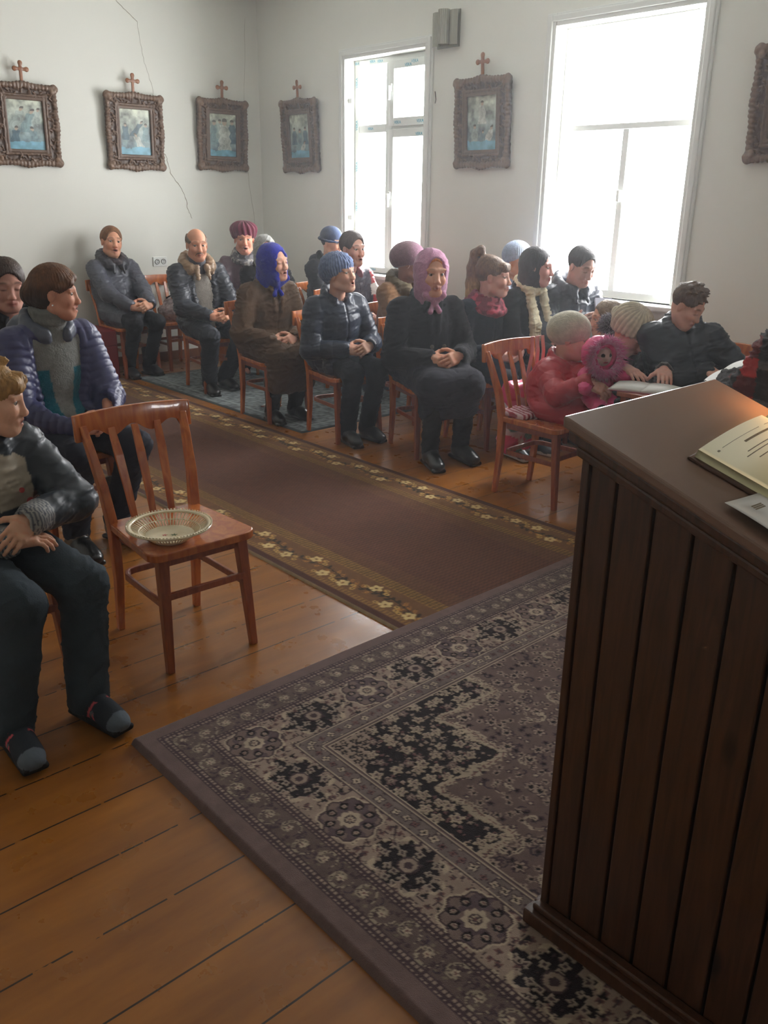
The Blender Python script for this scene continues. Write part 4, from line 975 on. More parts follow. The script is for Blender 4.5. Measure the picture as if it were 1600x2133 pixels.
grid_rug('floral_rug', xs, ys, rug_z, rug_col, pile, label='large mauve and cream floral rug with dark medallions under the lectern', cat='rug')
UX0, UX1, UY0, UY1 = -7.6, -2.12, 2.07, 3.47
def run_col(x, y):
    v0 = y-UY0; v1 = UY1-y; e = np.minimum(v0, v1); P = np.stack([x, y, 0*x], 1)
    base = np.array(srgb(96, 58, 42)); b2 = np.array(srgb(116, 78, 46)); gold = np.array(srgb(150, 112, 56)); cream = np.array(srgb(214, 188, 130)); drk = np.array(srgb(50, 42, 30)); tan = np.array(srgb(176, 120, 56)); red = np.array(srgb(78, 40, 26))
    C = np.tile(base, (len(x), 1))
    def put(m, c): C[m] = c
    dia = np.cos(x*2*math.pi/.022)+np.cos(y*2*math.pi/.03+math.pi*np.floor(x/.011)); C = C*(1+.34*np.tanh(1.5*dia))[:, None]
    bd = e < .29; put(bd, b2)
    put((e > .235) & (e < .29), np.array(srgb(104, 74, 36)))
    for c0, w in ((.065, .014), (.245, .014), (.278, .012)):
        d = np.abs(e-c0); ch = (d < w) & (np.hypot(((x/.022) % 1-.5)*.022, d-.004) > .0075); put(ch & (np.cos(x*2*math.pi/.022) > -.3), gold)
    put(e < .045, red); put(e < .008, np.array(srgb(170, 150, 120)))
    # vine: stem, leaves, five-petal flowers
    s = np.where(v0 < v1, x, -x+.13); v = e-.148; per = .42; ph = 2*math.pi*s/per
    stem = np.abs(v-.014*np.sin(ph)) < .0035; put(bd & stem, drk)
    for dk_ in (-1, 0, 1, 2):
        for sg in (-1, 1):
            k = np.floor(s/.036)+dk_; u = s-(k+.5+.2*sg)*.036; cen = .014*np.sin(2*math.pi*(k+.5)*.036/per); dv = (v-cen)*sg; hk = hsh(k, 0*k+sg, 0*k, 5); an = math.radians(38)+hk*.5
            p = u*np.cos(an)*-1+dv*np.sin(an); r = u*np.sin(an)+dv*np.cos(an); L = .03+.02*hk; lf = (p > 0) & (p < L) & (np.abs(r) < .0085*np.sin(math.pi*np.clip(p/L, 0, 1))**.8)
            put(bd & lf & (hk > .5), tan); put(bd & lf & (hk <= .5) & (hk > .15), drk); put(bd & lf & (np.abs(r) < .0014), drk)
    for o, vv in ((0, .035), (.14, -.04), (.28, -.038)):
        k = np.round((s-o)/per); du = s-o-k*per; dv = v-vv; r = np.hypot(du, dv); th = np.arctan2(dv, du); fl = r < .033*(.62+.38*np.abs(np.cos(2.5*th))); put(bd & fl, cream); put(bd & (r < .008), tan*.8); put(bd & (r < .004), drk)
        for j, (ax, ay) in enumerate(((.05, .012), (-.045, -.01), (.07, -.004))):
            r = np.hypot((du-ax)/1.3, dv-ay*1.5); put(bd & (r < .012), np.array(srgb(190, 150, 84))); put(bd & (r < .004), drk)
    # broad faded bands along the runner, blended slightly towards gold
    fade = ((e > .29) & (e < .40)); C[fade] = C[fade]*.9+.1*gold
    C = C*(1+.1*noise(P, 40, 2)+.08*noise(P, 4, 3)+.1*(hsh(np.floor(x/.005), np.floor(y/.005), 0*x, 3)-.5))[:, None]
    return np.clip(C, 0, 1), np.zeros(len(x), bool)
xs = np.concatenate([np.linspace(UX0, -5.2, 260), np.arange(-5.19, UX1, .006)]); ys = np.arange(UY0, UY1, .0058)
grid_rug('runner_carpet', xs, ys, .011, run_col, pile, .006, label='long brown runner carpet with flowered borders along the aisle', cat='carpet')
def grey_col(x, y):
    P = np.stack([x, y, 0*x], 1); n = fbm(P, 7, 3, 4); w = np.array(srgb(150, 160, 160)); d = np.array(srgb(58, 64, 66))
    k = np.clip((np.abs(np.sin(6*n+x*9))*1.3-.3), 0, 1)[:, None]; e = np.minimum(np.minimum(x+7.35, -4.82-x), np.minimum(y-3.58, 5.2-y))
    C = d*(1-k)+w*k*.75; C[(e > .12) & (e < .14)] = w; C[e < .03] = d*.7; return C, np.zeros(len(x), bool)
grid_rug('grey_rug', np.arange(-7.35, -4.82, .016), np.arange(3.58, 5.2, .016), .009, grey_col, pile, .01, label='worn blue-grey patterned rug under the back rows of chairs', cat='rug')
# ---------------------------------------------------------------- lectern
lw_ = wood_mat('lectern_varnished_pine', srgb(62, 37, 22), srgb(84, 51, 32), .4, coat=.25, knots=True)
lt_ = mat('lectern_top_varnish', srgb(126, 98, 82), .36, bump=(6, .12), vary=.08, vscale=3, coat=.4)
le = empty('lectern', (0, 0, 0), label='tall dark brown wooden lectern with sloping top and plank sides in the right foreground', cat='lectern')
LX0, LX1, LY0, LY1 = -.912, -.24, 1.338, 1.81
sl = -.338; zt = lambda x: 1.222+sl*(x+.938)
def planks(m, xs, ya, yb, z0):
    for a, b in zip(xs, xs[1:]):
        m.hull8([(a+.003, ya, z0), (b-.003, ya, z0), (b-.003, yb, z0), (a+.003, yb, z0), (a+.003, ya, zt(a)-.035), (b-.003, ya, zt(b)-.035), (b-.003, yb, zt(b)-.035), (a+.003, yb, zt(a)-.035)])
gx = [LX0, -.895, -.834, -.753, -.673, -.592, -.51, -.43, -.35, LX1]
m = MB(); planks(m, gx[1:], LY0, LY0+.018, .03); m.build('side_panel', lw_, le, bevel=.0035)
m = MB(); planks(m, gx[1:], LY1-.018, LY1, .03); m.build('side_panel', lw_, le, bevel=.0035)
for y in (LY0-.004, LY1-.026): MB().hull8([(LX0, y, .03), (LX0+.017, y, .03), (LX0+.017, y+.03, .03), (LX0, y+.03, .03), (LX0, y, zt(LX0)-.035), (LX0+.017, y, zt(LX0+.017)-.035), (LX0+.017, y+.03, zt(LX0+.017)-.035), (LX0, y+.03, zt(LX0)-.035)]).build('corner_post', lw_, le, bevel=.003)
m = MB(); ys = np.linspace(LY0+.02, LY1-.02, 7)
for a, b in zip(ys, ys[1:]): m.box(LX0+.004, LX0+.02, a+.002, b-.002, .03, zt(LX0)-.04)
m.build('front_panel', lw_, le, bevel=.003)
MB().box(LX0+.02, LX1-.02, LY0+.018, LY1-.018, .5, .52).build('shelf', lw_, le)
MB().box(LX0+.02, LX1, LY0+.0175, LY0+.022, .03, .95).box(LX0+.02, LX1, LY1-.022, LY1-.0175, .03, .95).build('backing', mat('dark_gap', srgb(24, 14, 8), .8), le)
def slab(x0, x1, y0, y1, t, off=0): return [(x0, y0, zt(x0)-t+off), (x1, y0, zt(x1)-t+off), (x1, y1, zt(x1)-t+off), (x0, y1, zt(x0)-t+off), (x0, y0, zt(x0)+off), (x1, y0, zt(x1)+off), (x1, y1, zt(x1)+off), (x0, y1, zt(x0)+off)]
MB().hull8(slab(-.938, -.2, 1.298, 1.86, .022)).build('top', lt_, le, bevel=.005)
m = MB()
m.hull8(slab(-.93, -.2, 1.306, 1.335, .022, -.0225)); m.hull8(slab(-.925, -.2, 1.81, 1.845, .022, -.0225)); m.hull8(slab(-.925, -.89, 1.335, 1.81, .022, -.0225))
m.hull8(slab(-.912, -.2, 1.31, 1.335, .02, -.045)); m.build('moulding', lw_, le, bevel=.005)
m = MB(); m.box(-.93, -.2, 1.295, 1.335, rug_z, .062).box(-.93, LX0, 1.335, 1.84, rug_z, .062).box(-.93, -.2, 1.81, 1.845, rug_z, .062).box(-.915, -.2, 1.31, 1.335, .062, .078).box(LX0, LX1, LY0, LY1, rug_z, .04)
m.build('base_trim', lw_, le, bevel=.004)
MB().bar((-.20, 1.28, zt(-.2)+.008), (-.20, 1.86, zt(-.2)+.008), .02, .05, up=(0, 0, 1)).build('book_ledge', lw_, le, bevel=.003)

# book on the lectern, seen by the reader from the right
sa = math.atan(sl)
def on_top(x, y, name, **k):
    r = empty(name, (x, y, zt(x)), **k); r.rotation_euler = (0, -sa, 0); return r
bk = on_top(-.742, 1.432, 'open_book', label='large open book with cream pages and brown cover on the lectern top', cat='book')
bk.rotation_mode = 'XYZ'; bk.rotation_euler = (0, -sa, math.radians(5))
paper = mat('cream_page_paper', srgb(226, 220, 176), .7, bump=(60, .05)); ink = mat('printed_ink', srgb(128, 120, 100), .8)
MB().box(-.008, .37, -.01, .62, .0, .006).build('cover', mat('brown_book_cloth', srgb(78, 50, 34), .6), bk, bevel=.003)
def page_z(v): # v 0..1 from outer edge to spine
    return .014+.028*math.sin(math.pi*min(v*.62+.06, 1))**.8 if v < .93 else .042-.35*(v-.93)
for side in (0, 1):
    V = []; F = []; n = 26
    for i in range(n+1):
        v = i/n; y = .003+.302*v if side == 0 else .609-.302*v; z = page_z(v)
        V += [(.0, y, .006), (.36, y, .006), (.36, y, z), (.0, y, z)]
    for i in range(n):
        a = 4*i; b = 4*(i+1)
        for k in range(4): F.append((a+k, a+(k+1) % 4, b+(k+1) % 4, b+k))
    F += [(0, 1, 2, 3), (4*n+3, 4*n+2, 4*n+1, 4*n)]
    blk = from_arrays('page_block', V, F, paper, bk, smooth=False)
    m = MB(); rr = random.Random(5+side)
    def tline(x, v0, v1, h):
        k = 8
        for q in range(k):
            a = v0+(v1-v0)*q/k; b = v0+(v1-v0)*(q+1)/k-.004
            if rr.random() < .06: continue
            ya, yb = (.003+.302*a, .003+.302*b) if side == 0 else (.609-.302*a, .609-.302*b); za, zb = page_z(a)+.0004, page_z(b)+.0004
            m.hull8([(x, ya, za-.001), (x+h, ya, za-.001), (x+h, yb, zb-.001), (x, yb, zb-.001), (x, ya, za), (x+h, ya, za), (x+h, yb, zb), (x, yb, zb)])
    tline(.024, .15, .85, .0006); tline(.036, .36, .74, .0045); tline(.024, .08, .11, .004)
    x = .058
    while x < .32:
        tline(x, .2 if rr.random() > .2 else .26, rr.uniform(.68, .86), .0017); x += .0085 if rr.random() > .12 else .014
    m.build('printed_text', ink, blk)
shp = on_top(-.628, 1.335, 'paper_sheet', label='white printed sheet sticking out from under the open book at the lectern edge', cat='paper')
shp.rotation_euler = (0, -sa, math.radians(-4))
V = []; F = []; n = 14
for i in range(n+1):
    for j in range(n+1): V.append((.21*i/n, .0+.16*j/n, .004+.012*(1-j/n)**2*math.sin(2.2*i/n+.6)))
for i in range(n):
    for j in range(n): k = i*(n+1)+j; F.append((k, k+n+1, k+n+2, k+1))
o = from_arrays('sheet', V, F, mat('white_paper', srgb(226, 226, 222), .7), shp); mo = o.modifiers.new('t', 'SOLIDIFY'); mo.thickness = .0006
m = MB()
for j in range(3): m.box(.03+.004*j, .033+.004*j, .03, .06, .0165, .0168)
m.build('printed_text', ink, o)
# candle just beyond the book, its flame glints on the varnish
cd = on_top(-.765, 1.835, 'candle', label='lit wax candle in a small metal holder behind the open book', cat='candle'); cd.rotation_euler = (0, 0, 0); cd.location.z -= .004
m = MB(); m.lathe([(.0, .0), (.022, .002), (.022, .008), (.012, .012), (.012, .03), (.01, .03), (.0, .02)], n=24); m.build('holder', mat('polished_metal', srgb(190, 185, 170), .2, metal=1.), cd, smooth=True)
MB().tube([(0, 0, .02), (0, 0, .055)], .0095, 16).build('wax_stick', mat('beeswax', srgb(220, 190, 120), .5, sub=.3), cd, smooth=True)
MB().lathe([(.0005, .055), (.006, .062), (.0072, .07), (.004, .085), (.0005, .098)], n=14).build('flame', mat('flame_glow', (1, .5, .15), .5, emit=((1, .42, .1), 60)), cd, smooth=True)
pl_ = bpy.data.lights.new('candle_light', 'POINT'); pl_.energy = 1.1; pl_.color = (1, .55, .22); pl_.shadow_soft_size = .012
po = bpy.data.objects.new('candle_light', pl_); COL.objects.link(po); po.location = (-.765, 1.835, zt(-.765)+.075)

# ---------------------------------------------------------------- chairs
cwood = wood_mat('chair_varnished_beech', srgb(168, 84, 34), srgb(202, 118, 56), .24, coat=.5, axis=(6, 6, 1.5))
cwood2 = wood_mat('chair_dark_legs', srgb(132, 62, 30), srgb(164, 86, 44), .3, coat=.4, axis=(12, 12, 1.2))
def make_chair(label, **k):
    r = empty('wooden_chair', (0, 0, 0), label=label, cat='chair', **k)
    # seat: rounded trapezoid
    pts = []
    for cx, cy, rad, a0 in ((.165, .155, .05, 0), (-.17, .15, .03, 90), (-.17, -.15, .03, 180), (.165, -.155, .05, 270)):
        for i in range(7): a = math.radians(a0+90*i/6); pts.append((cx+rad*math.cos(a), cy+rad*math.sin(a)*(1.1)))
    bm = MB(); bm.prism([(x, y, .425) for x, y in pts], (0, 0, .03)); bm.build('seat', cwood, r, bevel=.005)
    bm = MB(); bm.box(.15, .168, -.15, .15, .385, .425).box(-.175, -.157, -.14, .14, .385, .425).box(-.16, .155, .145, .16, .385, .425).box(-.16, .155, -.16, -.145, .385, .425); bm.build('apron', cwood2, r, bevel=.002)
    for q in (-1, 1): MB().bar((.172, q*.155, .425), (.208, q*.172, 0), .04, .04, .027, .027).build('leg', cwood2, r, bevel=.004)
    for q in (-1, 1):
        bm = MB(); bm.sweep([(-.215, q*.165, 0), (-.192, q*.163, .22), (-.185, q*.168, .43), (-.212, q*.18, .58), (-.262, q*.193, .72), (-.296, q*.2, .80)], [.026, .032, .036, .034, .03, .027], [.026, .034, .04, .034, .028, .022], up=(1, 0, 0)); bm.build('leg', cwood2 if False else cwood, r, bevel=.004)
    for y in (-.092, 0, .092):
        bm = MB(); bm.sweep([(-.19, y*.82, .43), (-.218, y*.88, .55), (-.258, y*.95, .68), (-.297, y, .78)], [.024, .03, .034, .026], [.011]*4, up=(1, 0, 0)); bm.build('splat', cwood, r, bevel=.0025)
    # crest rail: curved, wavy lower edge
    V = []; F = []; n = 36
    for i in range(n+1):
        u = -1+2*i/n; y = u*.232; x = -.292-.026*(1-u*u); zl = .762+.018*math.cos(u*math.pi*3)*(1 if abs(u) < .83 else .0)-(.0 if abs(u) < .83 else .018)*1.0; zu = .842+.006*(1-u*u)
        V += [(x-.011, y, zl), (x+.011, y, zl), (x+.001, y, zu), (x-.019, y, zu)]
    for i in range(n):
        a = 4*i; b = a+4
        for k2 in range(4): F.append((a+k2, a+(k2+1) % 4, b+(k2+1) % 4, b+k2))
    F += [(3, 2, 1, 0), (4*n, 4*n+1, 4*n+2, 4*n+3)]
    o = from_arrays('crest_rail', V, F, cwood, r, smooth=False); b = o.modifiers.new('bevel', 'BEVEL'); b.width = .004; b.segments = 2; b.limit_method = 'ANGLE'
    # bent U stretcher and straight front bar
    P = [(.19, -.163, .25)]+[(-.10+.0-.06*math.sin(math.radians(a)), -.163+0*a+.0, .25) for a in (0,)]
    P = [(.19, -.163, .25), (-.08, -.158, .25)]+[(-.12-.055*math.sin(math.radians(a)), -.102-.055*math.cos(math.radians(a)), .25) for a in (10, 35, 60, 85)]+[(-.12-.055*math.sin(math.radians(a)), .102+.055*math.cos(math.radians(a)), .25) for a in (85, 60, 35, 10)]+[(-.08, .158, .25), (.19, .163, .25)]
    bm = MB(); bm.sweep(P, .014, .026, up=(0, 0, 1)); bm.build('bent_stretcher', cwood2, r, bevel=.003)
    MB().bar((.195, -.155, .285), (.195, .155, .285), .014, .026, up=(0, 0, 1)).build('front_stretcher', cwood2, r, bevel=.003)
    return r
chair0 = make_chair('empty varnished wooden chair in the foreground with a white openwork bowl on its seat', group='wooden chairs')
chair0.location = (-2.69, 1.425, 0); chair0.rotation_euler.z = math.radians(-1.5)
def chair(x, y, deg, label, z=0):
    if x < -3.2: x += .05*math.cos(math.radians(deg)); y += .05*math.sin(math.radians(deg))
    c = copy_tree(chair0); c.location = (x, y, z); c.rotation_euler.z = math.radians(deg); c['label'] = label; return c

# openwork bowl
bo = empty('ceramic_bowl', (-2.59, 1.34, .455), label='cream openwork ceramic bowl with red flower in its base, on the empty chair seat', cat='bowl')
cer = mat('cream_glazed_ceramic', srgb(246, 234, 200), .25, coat=.5, attr=False)
MB().lathe([(.0, .0), (.062, .0), (.066, .004), (.085, .018), (.084, .022), (.06, .008), (0, .008)], n=64).build('base', cer, bo, smooth=True)
MB().lathe([(.132, .052), (.14, .05), (.148, .053), (.148, .058), (.138, .060), (.130, .057)], n=72, closed=True).build('rim', cer, bo, smooth=True)
MB().lathe([(.104, .035), (.107, .034), (.108, .038), (.105, .039)], n=72, closed=True).build('rib_ring', cer, bo, smooth=True)
m = MB(); N_ = 60
for i in range(N_):
    a = 2*math.pi*i/N_; c, s = math.cos(a), math.sin(a); m.tube([(.084*c, .084*s, .019), (.106*c, .106*s, .036), (.134*c, .134*s, .053)], .0024, 6)
m.build('openwork_bars', cer, bo, smooth=True)
m = MB()
for i in range(80):
    a = 2*math.pi*i/80; m.lathe([(.0, -.003), (.0028, -.0015), (.0028, .0015), (0, .003)], (.146*math.cos(a), .146*math.sin(a), .061), 6)
m.build('rim_beads', cer, bo, smooth=True)
for (dx, dy, r_, col, nm) in ((.012, -.018, .015, (190, 50, 60), 'flower_red'), (-.012, .022, .012, (70, 100, 60), 'leaf_green'), (-.03, -.005, .01, (190, 50, 60), 'flower_red'), (.028, .012, .01, (70, 100, 60), 'leaf_green')):
    m = MB(); m.prism([(dx+r_*(.6+.4*math.cos(5*a))*math.cos(a), dy+r_*(.6+.4*math.cos(5*a))*math.sin(a), .0081) for a in np.linspace(0, 2*math.pi, 40, endpoint=False)], (0, 0, .0004)); m.build(nm, mat('glaze_'+nm, srgb(*col), .3), bo)
# ---------------------------------------------------------------- the people and the chairs they sit on
chair(-7.62, 3.66, 2, 'wooden chair under the woman in the grey padded coat against the left wall')
chair(-7.70, 4.17, 0, 'empty wooden chair against the left wall holding a clear plastic bag')
chair(-6.57, 3.92, -8, 'wooden chair under the man with the moustache')
chair(-5.42, 3.74, -4, 'wooden chair under the old woman in the blue headscarf')
chair(-4.66, 3.80, -8, 'wooden chair under the woman in the light blue knitted hat')
chair(-4.02, 4.00, -18, 'wooden chair under the woman in the pink headscarf')
chair(-3.93, 4.46, -4, 'wooden chair under the girl with the ponytail')
chair(-3.84, 4.80, 0, 'wooden chair under the black-haired woman with the cream scarf')
chair(-5.73, 4.83, 0, 'wooden chair under the person in the red and white jacket')
chair(-6.33, 5.08, 0, 'wooden chair under the woman in the dark blue hat by the wall')
chair(-7.12, 4.66, 0, 'wooden chair under the woman in the burgundy beret')
chair(-4.73, 4.53, 0, 'wooden chair under the woman in the mauve hat and tan coat')
ch_j = chair(-2.87, 3.83, 2, 'wooden chair by the lectern under the child in the red jacket')
chair(-2.30, 4.44, -80, 'wooden chair under the boy reading beside the wall')
chair(-4.02, 1.52, 3, 'wooden chair under the woman in the purple quilted jacket')
chair(-2.86, .78, 4, 'wooden chair under the boy in the dark and white jacket')
chair(-1.26, 3.70, 165, 'wooden chair under the person in the plaid jacket')

grey, black, navy = (72, 74, 84), (26, 27, 30), (34, 40, 56)
person('A', 'person with short reddish hair in a grey padded coat, sitting against the left wall', (-7.68, 3.66), 2, (-7.75, 3.665, 1.307), -8, 4, -6, hs=1.12, mouth=.7, s=1.02,
       skin=(206, 150, 122), coat=dict(col=(78, 80, 92), mat='nylon', skirt=.55, collar='big', b=1.08, amp=.010, quilt=.11, ccol=(52, 52, 60), wsc=11), legs=dict(col=(28, 28, 33)), shoes=dict(col=(26, 26, 30), shaft=.12),
       hair=dict(k='short', col=(132, 90, 58), b=1.03, fz=.018), an=(.24, .1), kn=(.43, .11), scarf=dict(k='x', col=(60, 52, 56), col2=(100, 92, 92), lay=1))
B = person('B', 'balding person with a moustache, dark jacket with beige collar and light jumper', (-6.65, 3.91), -8, (-6.62, 3.87, 1.325), -18, -2, 0, hs=1.08, s=1.06,
       skin=(196, 138, 110), coat=dict(name='jacket', col=(40, 44, 54), mat='nylon', skirt=.25, open=.11, collar='big', ccol=(150, 124, 98), b=1.07, amp=.009, gap=48), inner=dict(col=(140, 134, 126), ncol=(92, 92, 100)),
       legs=dict(col=(44, 47, 54), r=(.092, .072, .058), amp=.009), shoes=dict(col=(22, 21, 22)), hair=dict(k='bald', col=(120, 100, 84)), brow=(110, 90, 75), an=((.30, .16), .1), kn=(.45, .14))
S1 = SD(.0035)
for q in (-1, 1):
    for i in range(5): S1.cap(B['hl'](.097-.004*i, q*.006*i, -.052-.0006*i*i), B['hl'](.094-.0045*i, q*(.006*i+.008), -.058-.0012*i*i), .0055, .003, k=.003)
sdobj('moustache', S1, FAB['hair'](), B['root'], disp=wr(.0008, 120, 1), cols=solid((112, 88, 70)), it=1)
person('C', 'elderly person in a bright blue headscarf and long brown coat, singing', (-5.51, 3.74), -4, (-5.35, 3.735, 1.262), 12, 2, 4, hs=1.06, s=1., mouth=.6, eyes=0, skin=(204, 152, 128),
       coat=dict(col=(86, 64, 44), mat='cotton', skirt=1.3, hem=.24, collar='lapel', b=1.12, amp=.010), legs=dict(name='stockings', col=(34, 30, 30)), shoes=dict(col=(24, 22, 22), shaft=.2),
       hat=dict(k='shawl', col=(30, 38, 150), fuzz=0, drape=1), brow=(150, 130, 115), an=(.27, .10), kn=(.43, .11), hands=dict(p=(.36, -.03, .61)))
person('D', 'person in a light blue ribbed knitted hat and dark blue padded jacket', (-4.76, 3.81), -8, (-4.60, 3.725, 1.25), 10, 8, 4, hs=1.02, s=.98, mouth=.4, skin=(206, 156, 132),
       coat=dict(name='jacket', col=(32, 40, 58), mat='nylon', skirt=.5, collar='stand', quilt=.085, b=1.08), legs=dict(col=(20, 22, 30), r=(.09, .07, .058)), shoes=dict(col=(18, 17, 18)),
       hat=dict(k='beanie', col=(104, 118, 148), col2=(128, 146, 186), fuzz=1, puff=1, cuff=0, amp=.003, rib=34, tilt=22), an=((.36, .32), .09), kn=(.45, .1), hatup=.018)
E_ = person('E', 'elderly person with orange-tinted hair under a pink headscarf, in a long black coat', (-4.08, 4.01), -20, (-3.95, 3.965, 1.285), -26, -2, 0, hs=1.14, s=1.05, skin=(206, 150, 122),
       coat=dict(col=(32, 32, 37), mat='wool', skirt=1.2, hem=.30, collar='lapel', b=1.12, amp=.008, skc=4, c4=(38, 38, 48)), legs=dict(name='stockings', col=(20, 20, 22)), shoes=dict(col=(22, 21, 21), shaft=.22),
       hair=dict(k='short', col=(206, 120, 62)), hat=dict(k='shawl', col=(176, 128, 158), col2=(190, 136, 166), ft=.014, fw=.062), an=((.46, .40), .12), kn=(.46, .11), brow=(150, 110, 85))
for q in (0, 1):
    for k2 in (0, 1):
        p = E_['NB']+V3(.185+.015*k2, -.04+.085*q, -.26-.12*k2); m = MB(); m.lathe([(0, -.004), (.012, -.003), (.013, .002), (.009, .004), (0, .003)], n=16); o = m.build('button', mat('horn_button', srgb(74, 66, 52), .3), E_['root'], smooth=True); o.location = p; o.rotation_euler = (0, math.radians(75), 0)
person('F', 'girl with a blonde-tipped ponytail, red patterned snood scarf and dark navy coat', (-3.99, 4.45), -6, (-3.863, 4.444, 1.235), 26, 0, 0, hs=1.05, s=.95, skin=(206, 156, 136),
       coat=dict(col=(36, 42, 54), mat='wool', skirt=.7, collar='stand', b=1.02), legs=dict(col=(26, 28, 34)), shoes=dict(col=(30, 34, 44), sole=(205, 200, 190), b=.95), hair=dict(k='pony', col=(112, 86, 66), col2=(176, 146, 98), z2=.0, bang=1, fz=-.012),
       scarf=dict(k='snood', col=(120, 52, 66), col2=(176, 74, 92), lay=3), an=(.52, .1), kn=(.46, .1), lipc=(170, 90, 90))
person('G', 'dark-haired woman with a bob and long cream scarf over a black coat', (-3.88, 4.80), -4, (-3.785, 4.80, 1.29), 26, -4, 0, hs=1.05, s=.98, skin=(196, 142, 130),
       coat=dict(col=(30, 32, 36), mat='wool', skirt=.6, collar='stand', b=1.0), legs=dict(col=(22, 22, 26)), shoes=dict(col=(20, 20, 22)), hair=dict(k='bob', col=(44, 38, 42)), scarf=dict(k='tails', col=(200, 190, 160), col2=(206, 198, 172), lay=1), lipc=(160, 60, 70), brow=(40, 30, 30))
I_ = person('I', 'young person with short dark hair reading a small book before the large window', (-3.72, 5.08), -15, (-3.60, 5.09, 1.287), -14, -22, 0, hs=1.06, s=1., skin=(170, 130, 116), eyes=0, brow=(40, 32, 30),
       coat=dict(col=(36, 42, 58), mat='nylon', skirt=.3, collar='big', b=1.05, amp=.01), legs=dict(col=(24, 26, 32)), shoes=dict(col=(20, 20, 22)), hair=dict(k='short', col=(50, 44, 44), fz=.014),
       hands=dict(mode='x', w=[(.30, -.16, .80), (.32, .10, .84)], d=[(.7, .5, .5), (.6, -.5, .6)], n=[(-.2, -.9, -.3), (-.2, .9, -.3)], curl=(25, 30, 20)))
person('H', 'person in a pale blue knitted cap half hidden behind the dark-haired woman', (-4.35, 5.19), 0, (-4.27, 5.185, 1.305), -6, 0, 0, s=.97, skin=(206, 150, 120), coat=dict(col=(70, 74, 92), mat='nylon', skirt=.2, collar='stand', quilt=.08),
       legs=dict(col=(30, 30, 36)), hair=dict(k='short', col=(150, 130, 112)), hat=dict(k='beanie', col=(150, 165, 192), col2=(180, 194, 216), rib=50, cuff=1, tilt=26, amp=.0015), hatup=.02)
person('S', 'person in a mauve hat and tan sheepskin coat with head turned away', (-4.76, 4.52), 0, (-4.70, 4.505, 1.27), 34, -6, 0, s=.98, hs=1.05, skin=(150, 106, 92), coat=dict(col=(126, 92, 62), mat='wool', skirt=.4, collar='big', ccol=(96, 84, 62), b=1.06),
       legs=dict(col=(34, 30, 30)), hair=dict(k='short', col=(90, 76, 70)), hat=dict(k='slouch', col=(124, 96, 104), col2=(150, 112, 132), rib=0, cuff=0, tilt=14))
person('T', 'person in a dark cap hidden behind the person in the mauve hat', (-5.1, 5.03), 0, (-5.03, 4.995, 1.2), 10, -6, 0, s=.92, skin=(170, 124, 104), coat=dict(col=(50, 48, 52), mat='wool', skirt=.2), legs=dict(col=(34, 30, 30)), hat=dict(k='beanie', col=(78, 66, 66), rib=0, cuff=0, tilt=10))
def redstripe(P, C, K):
    m = (K['c'] == 3) | ((np.abs(P[:, 1]) > .13) & (P[:, 2] > .6)); C[m] = srgb(176, 36, 44)
    for q in (-1, 1):
        a = K['sh'][q]; b = K['elb'][q]; d = (b-a)/np.linalg.norm(b-a); u = (P-a)@d; w = ((u > .09) & (u < .15)) & (np.abs(P[:, 1]) > .12); C[w] = srgb(222, 218, 214)
    return C
person('R', 'short-haired person in a red jacket with white sleeve stripes beside the small window', (-5.78, 4.84), 0, (-5.70, 4.79, 1.32), -2, -2, 0, hs=1.12, s=1.02, skin=(198, 146, 126), mouth=.2,
       coat=dict(name='jacket', col=(62, 56, 72), mat='nylon', skirt=.2, collar='stand', ccol=(110, 40, 50), paint=redstripe), legs=dict(col=(40, 40, 50)), hair=dict(k='short', col=(66, 48, 42), b=1.04, fz=.01), brow=(60, 40, 34))
person('Q', 'person in a dark blue brimmed hat beside the small window', (-6.38, 5.08), 0, (-6.30, 5.06, 1.335), 12, -4, 0, s=1., skin=(214, 160, 130), coat=dict(col=(30, 32, 38), mat='wool', skirt=.4, collar='hood'), legs=dict(col=(26, 26, 30)), hair=dict(k='short', col=(60, 52, 48)),
       hat=dict(k='cloche', name='brimmed_hat', mat='cotton', col=(44, 52, 74), col2=(70, 86, 122)), hatup=.015)
person('O', 'person in a burgundy knitted beret and mauve jacket with patterned scarf, singing', (-7.16, 4.68), -20, (-7.08, 4.64, 1.372), -30, 0, 0, hs=1.12, s=1.02, mouth=.8, skin=(200, 136, 112), coat=dict(name='jacket', col=(96, 74, 84), mat='nylon', skirt=.3, collar='lapel', open=.07, c4=(30, 30, 34)), inner=dict(col=(40, 38, 44)),
       legs=dict(col=(30, 30, 34)), hair=dict(k='short', col=(120, 62, 44)), hat=dict(k='beret', col=(96, 34, 52), name='knitted_beret'), scarf=dict(k='x', col=(98, 96, 100), col2=(168, 164, 158), lay=2), hatup=.03)
person('P', 'person in a silver-grey headscarf mostly hidden behind the blue headscarf', (-6.6, 4.6), -20, (-6.55, 4.50, 1.262), -20, 0, 0, s=.96, skin=(200, 140, 116), coat=dict(col=(36, 34, 38), mat='wool', skirt=.3), legs=dict(col=(30, 30, 34)), hair=dict(k='short', col=(110, 60, 44)), hat=dict(k='shawl', col=(150, 150, 146), fw=.05))
chair(-6.55, 4.62, -20, 'wooden chair under the person in the silver-grey headscarf')
chair(-5.06, 5.05, 0, 'wooden chair under the person in the dark cap')
chair(-4.31, 5.2, 0, 'wooden chair under the person in the pale blue cap')
chair(-3.66, 5.06, -15, 'wooden chair under the person reading before the window')
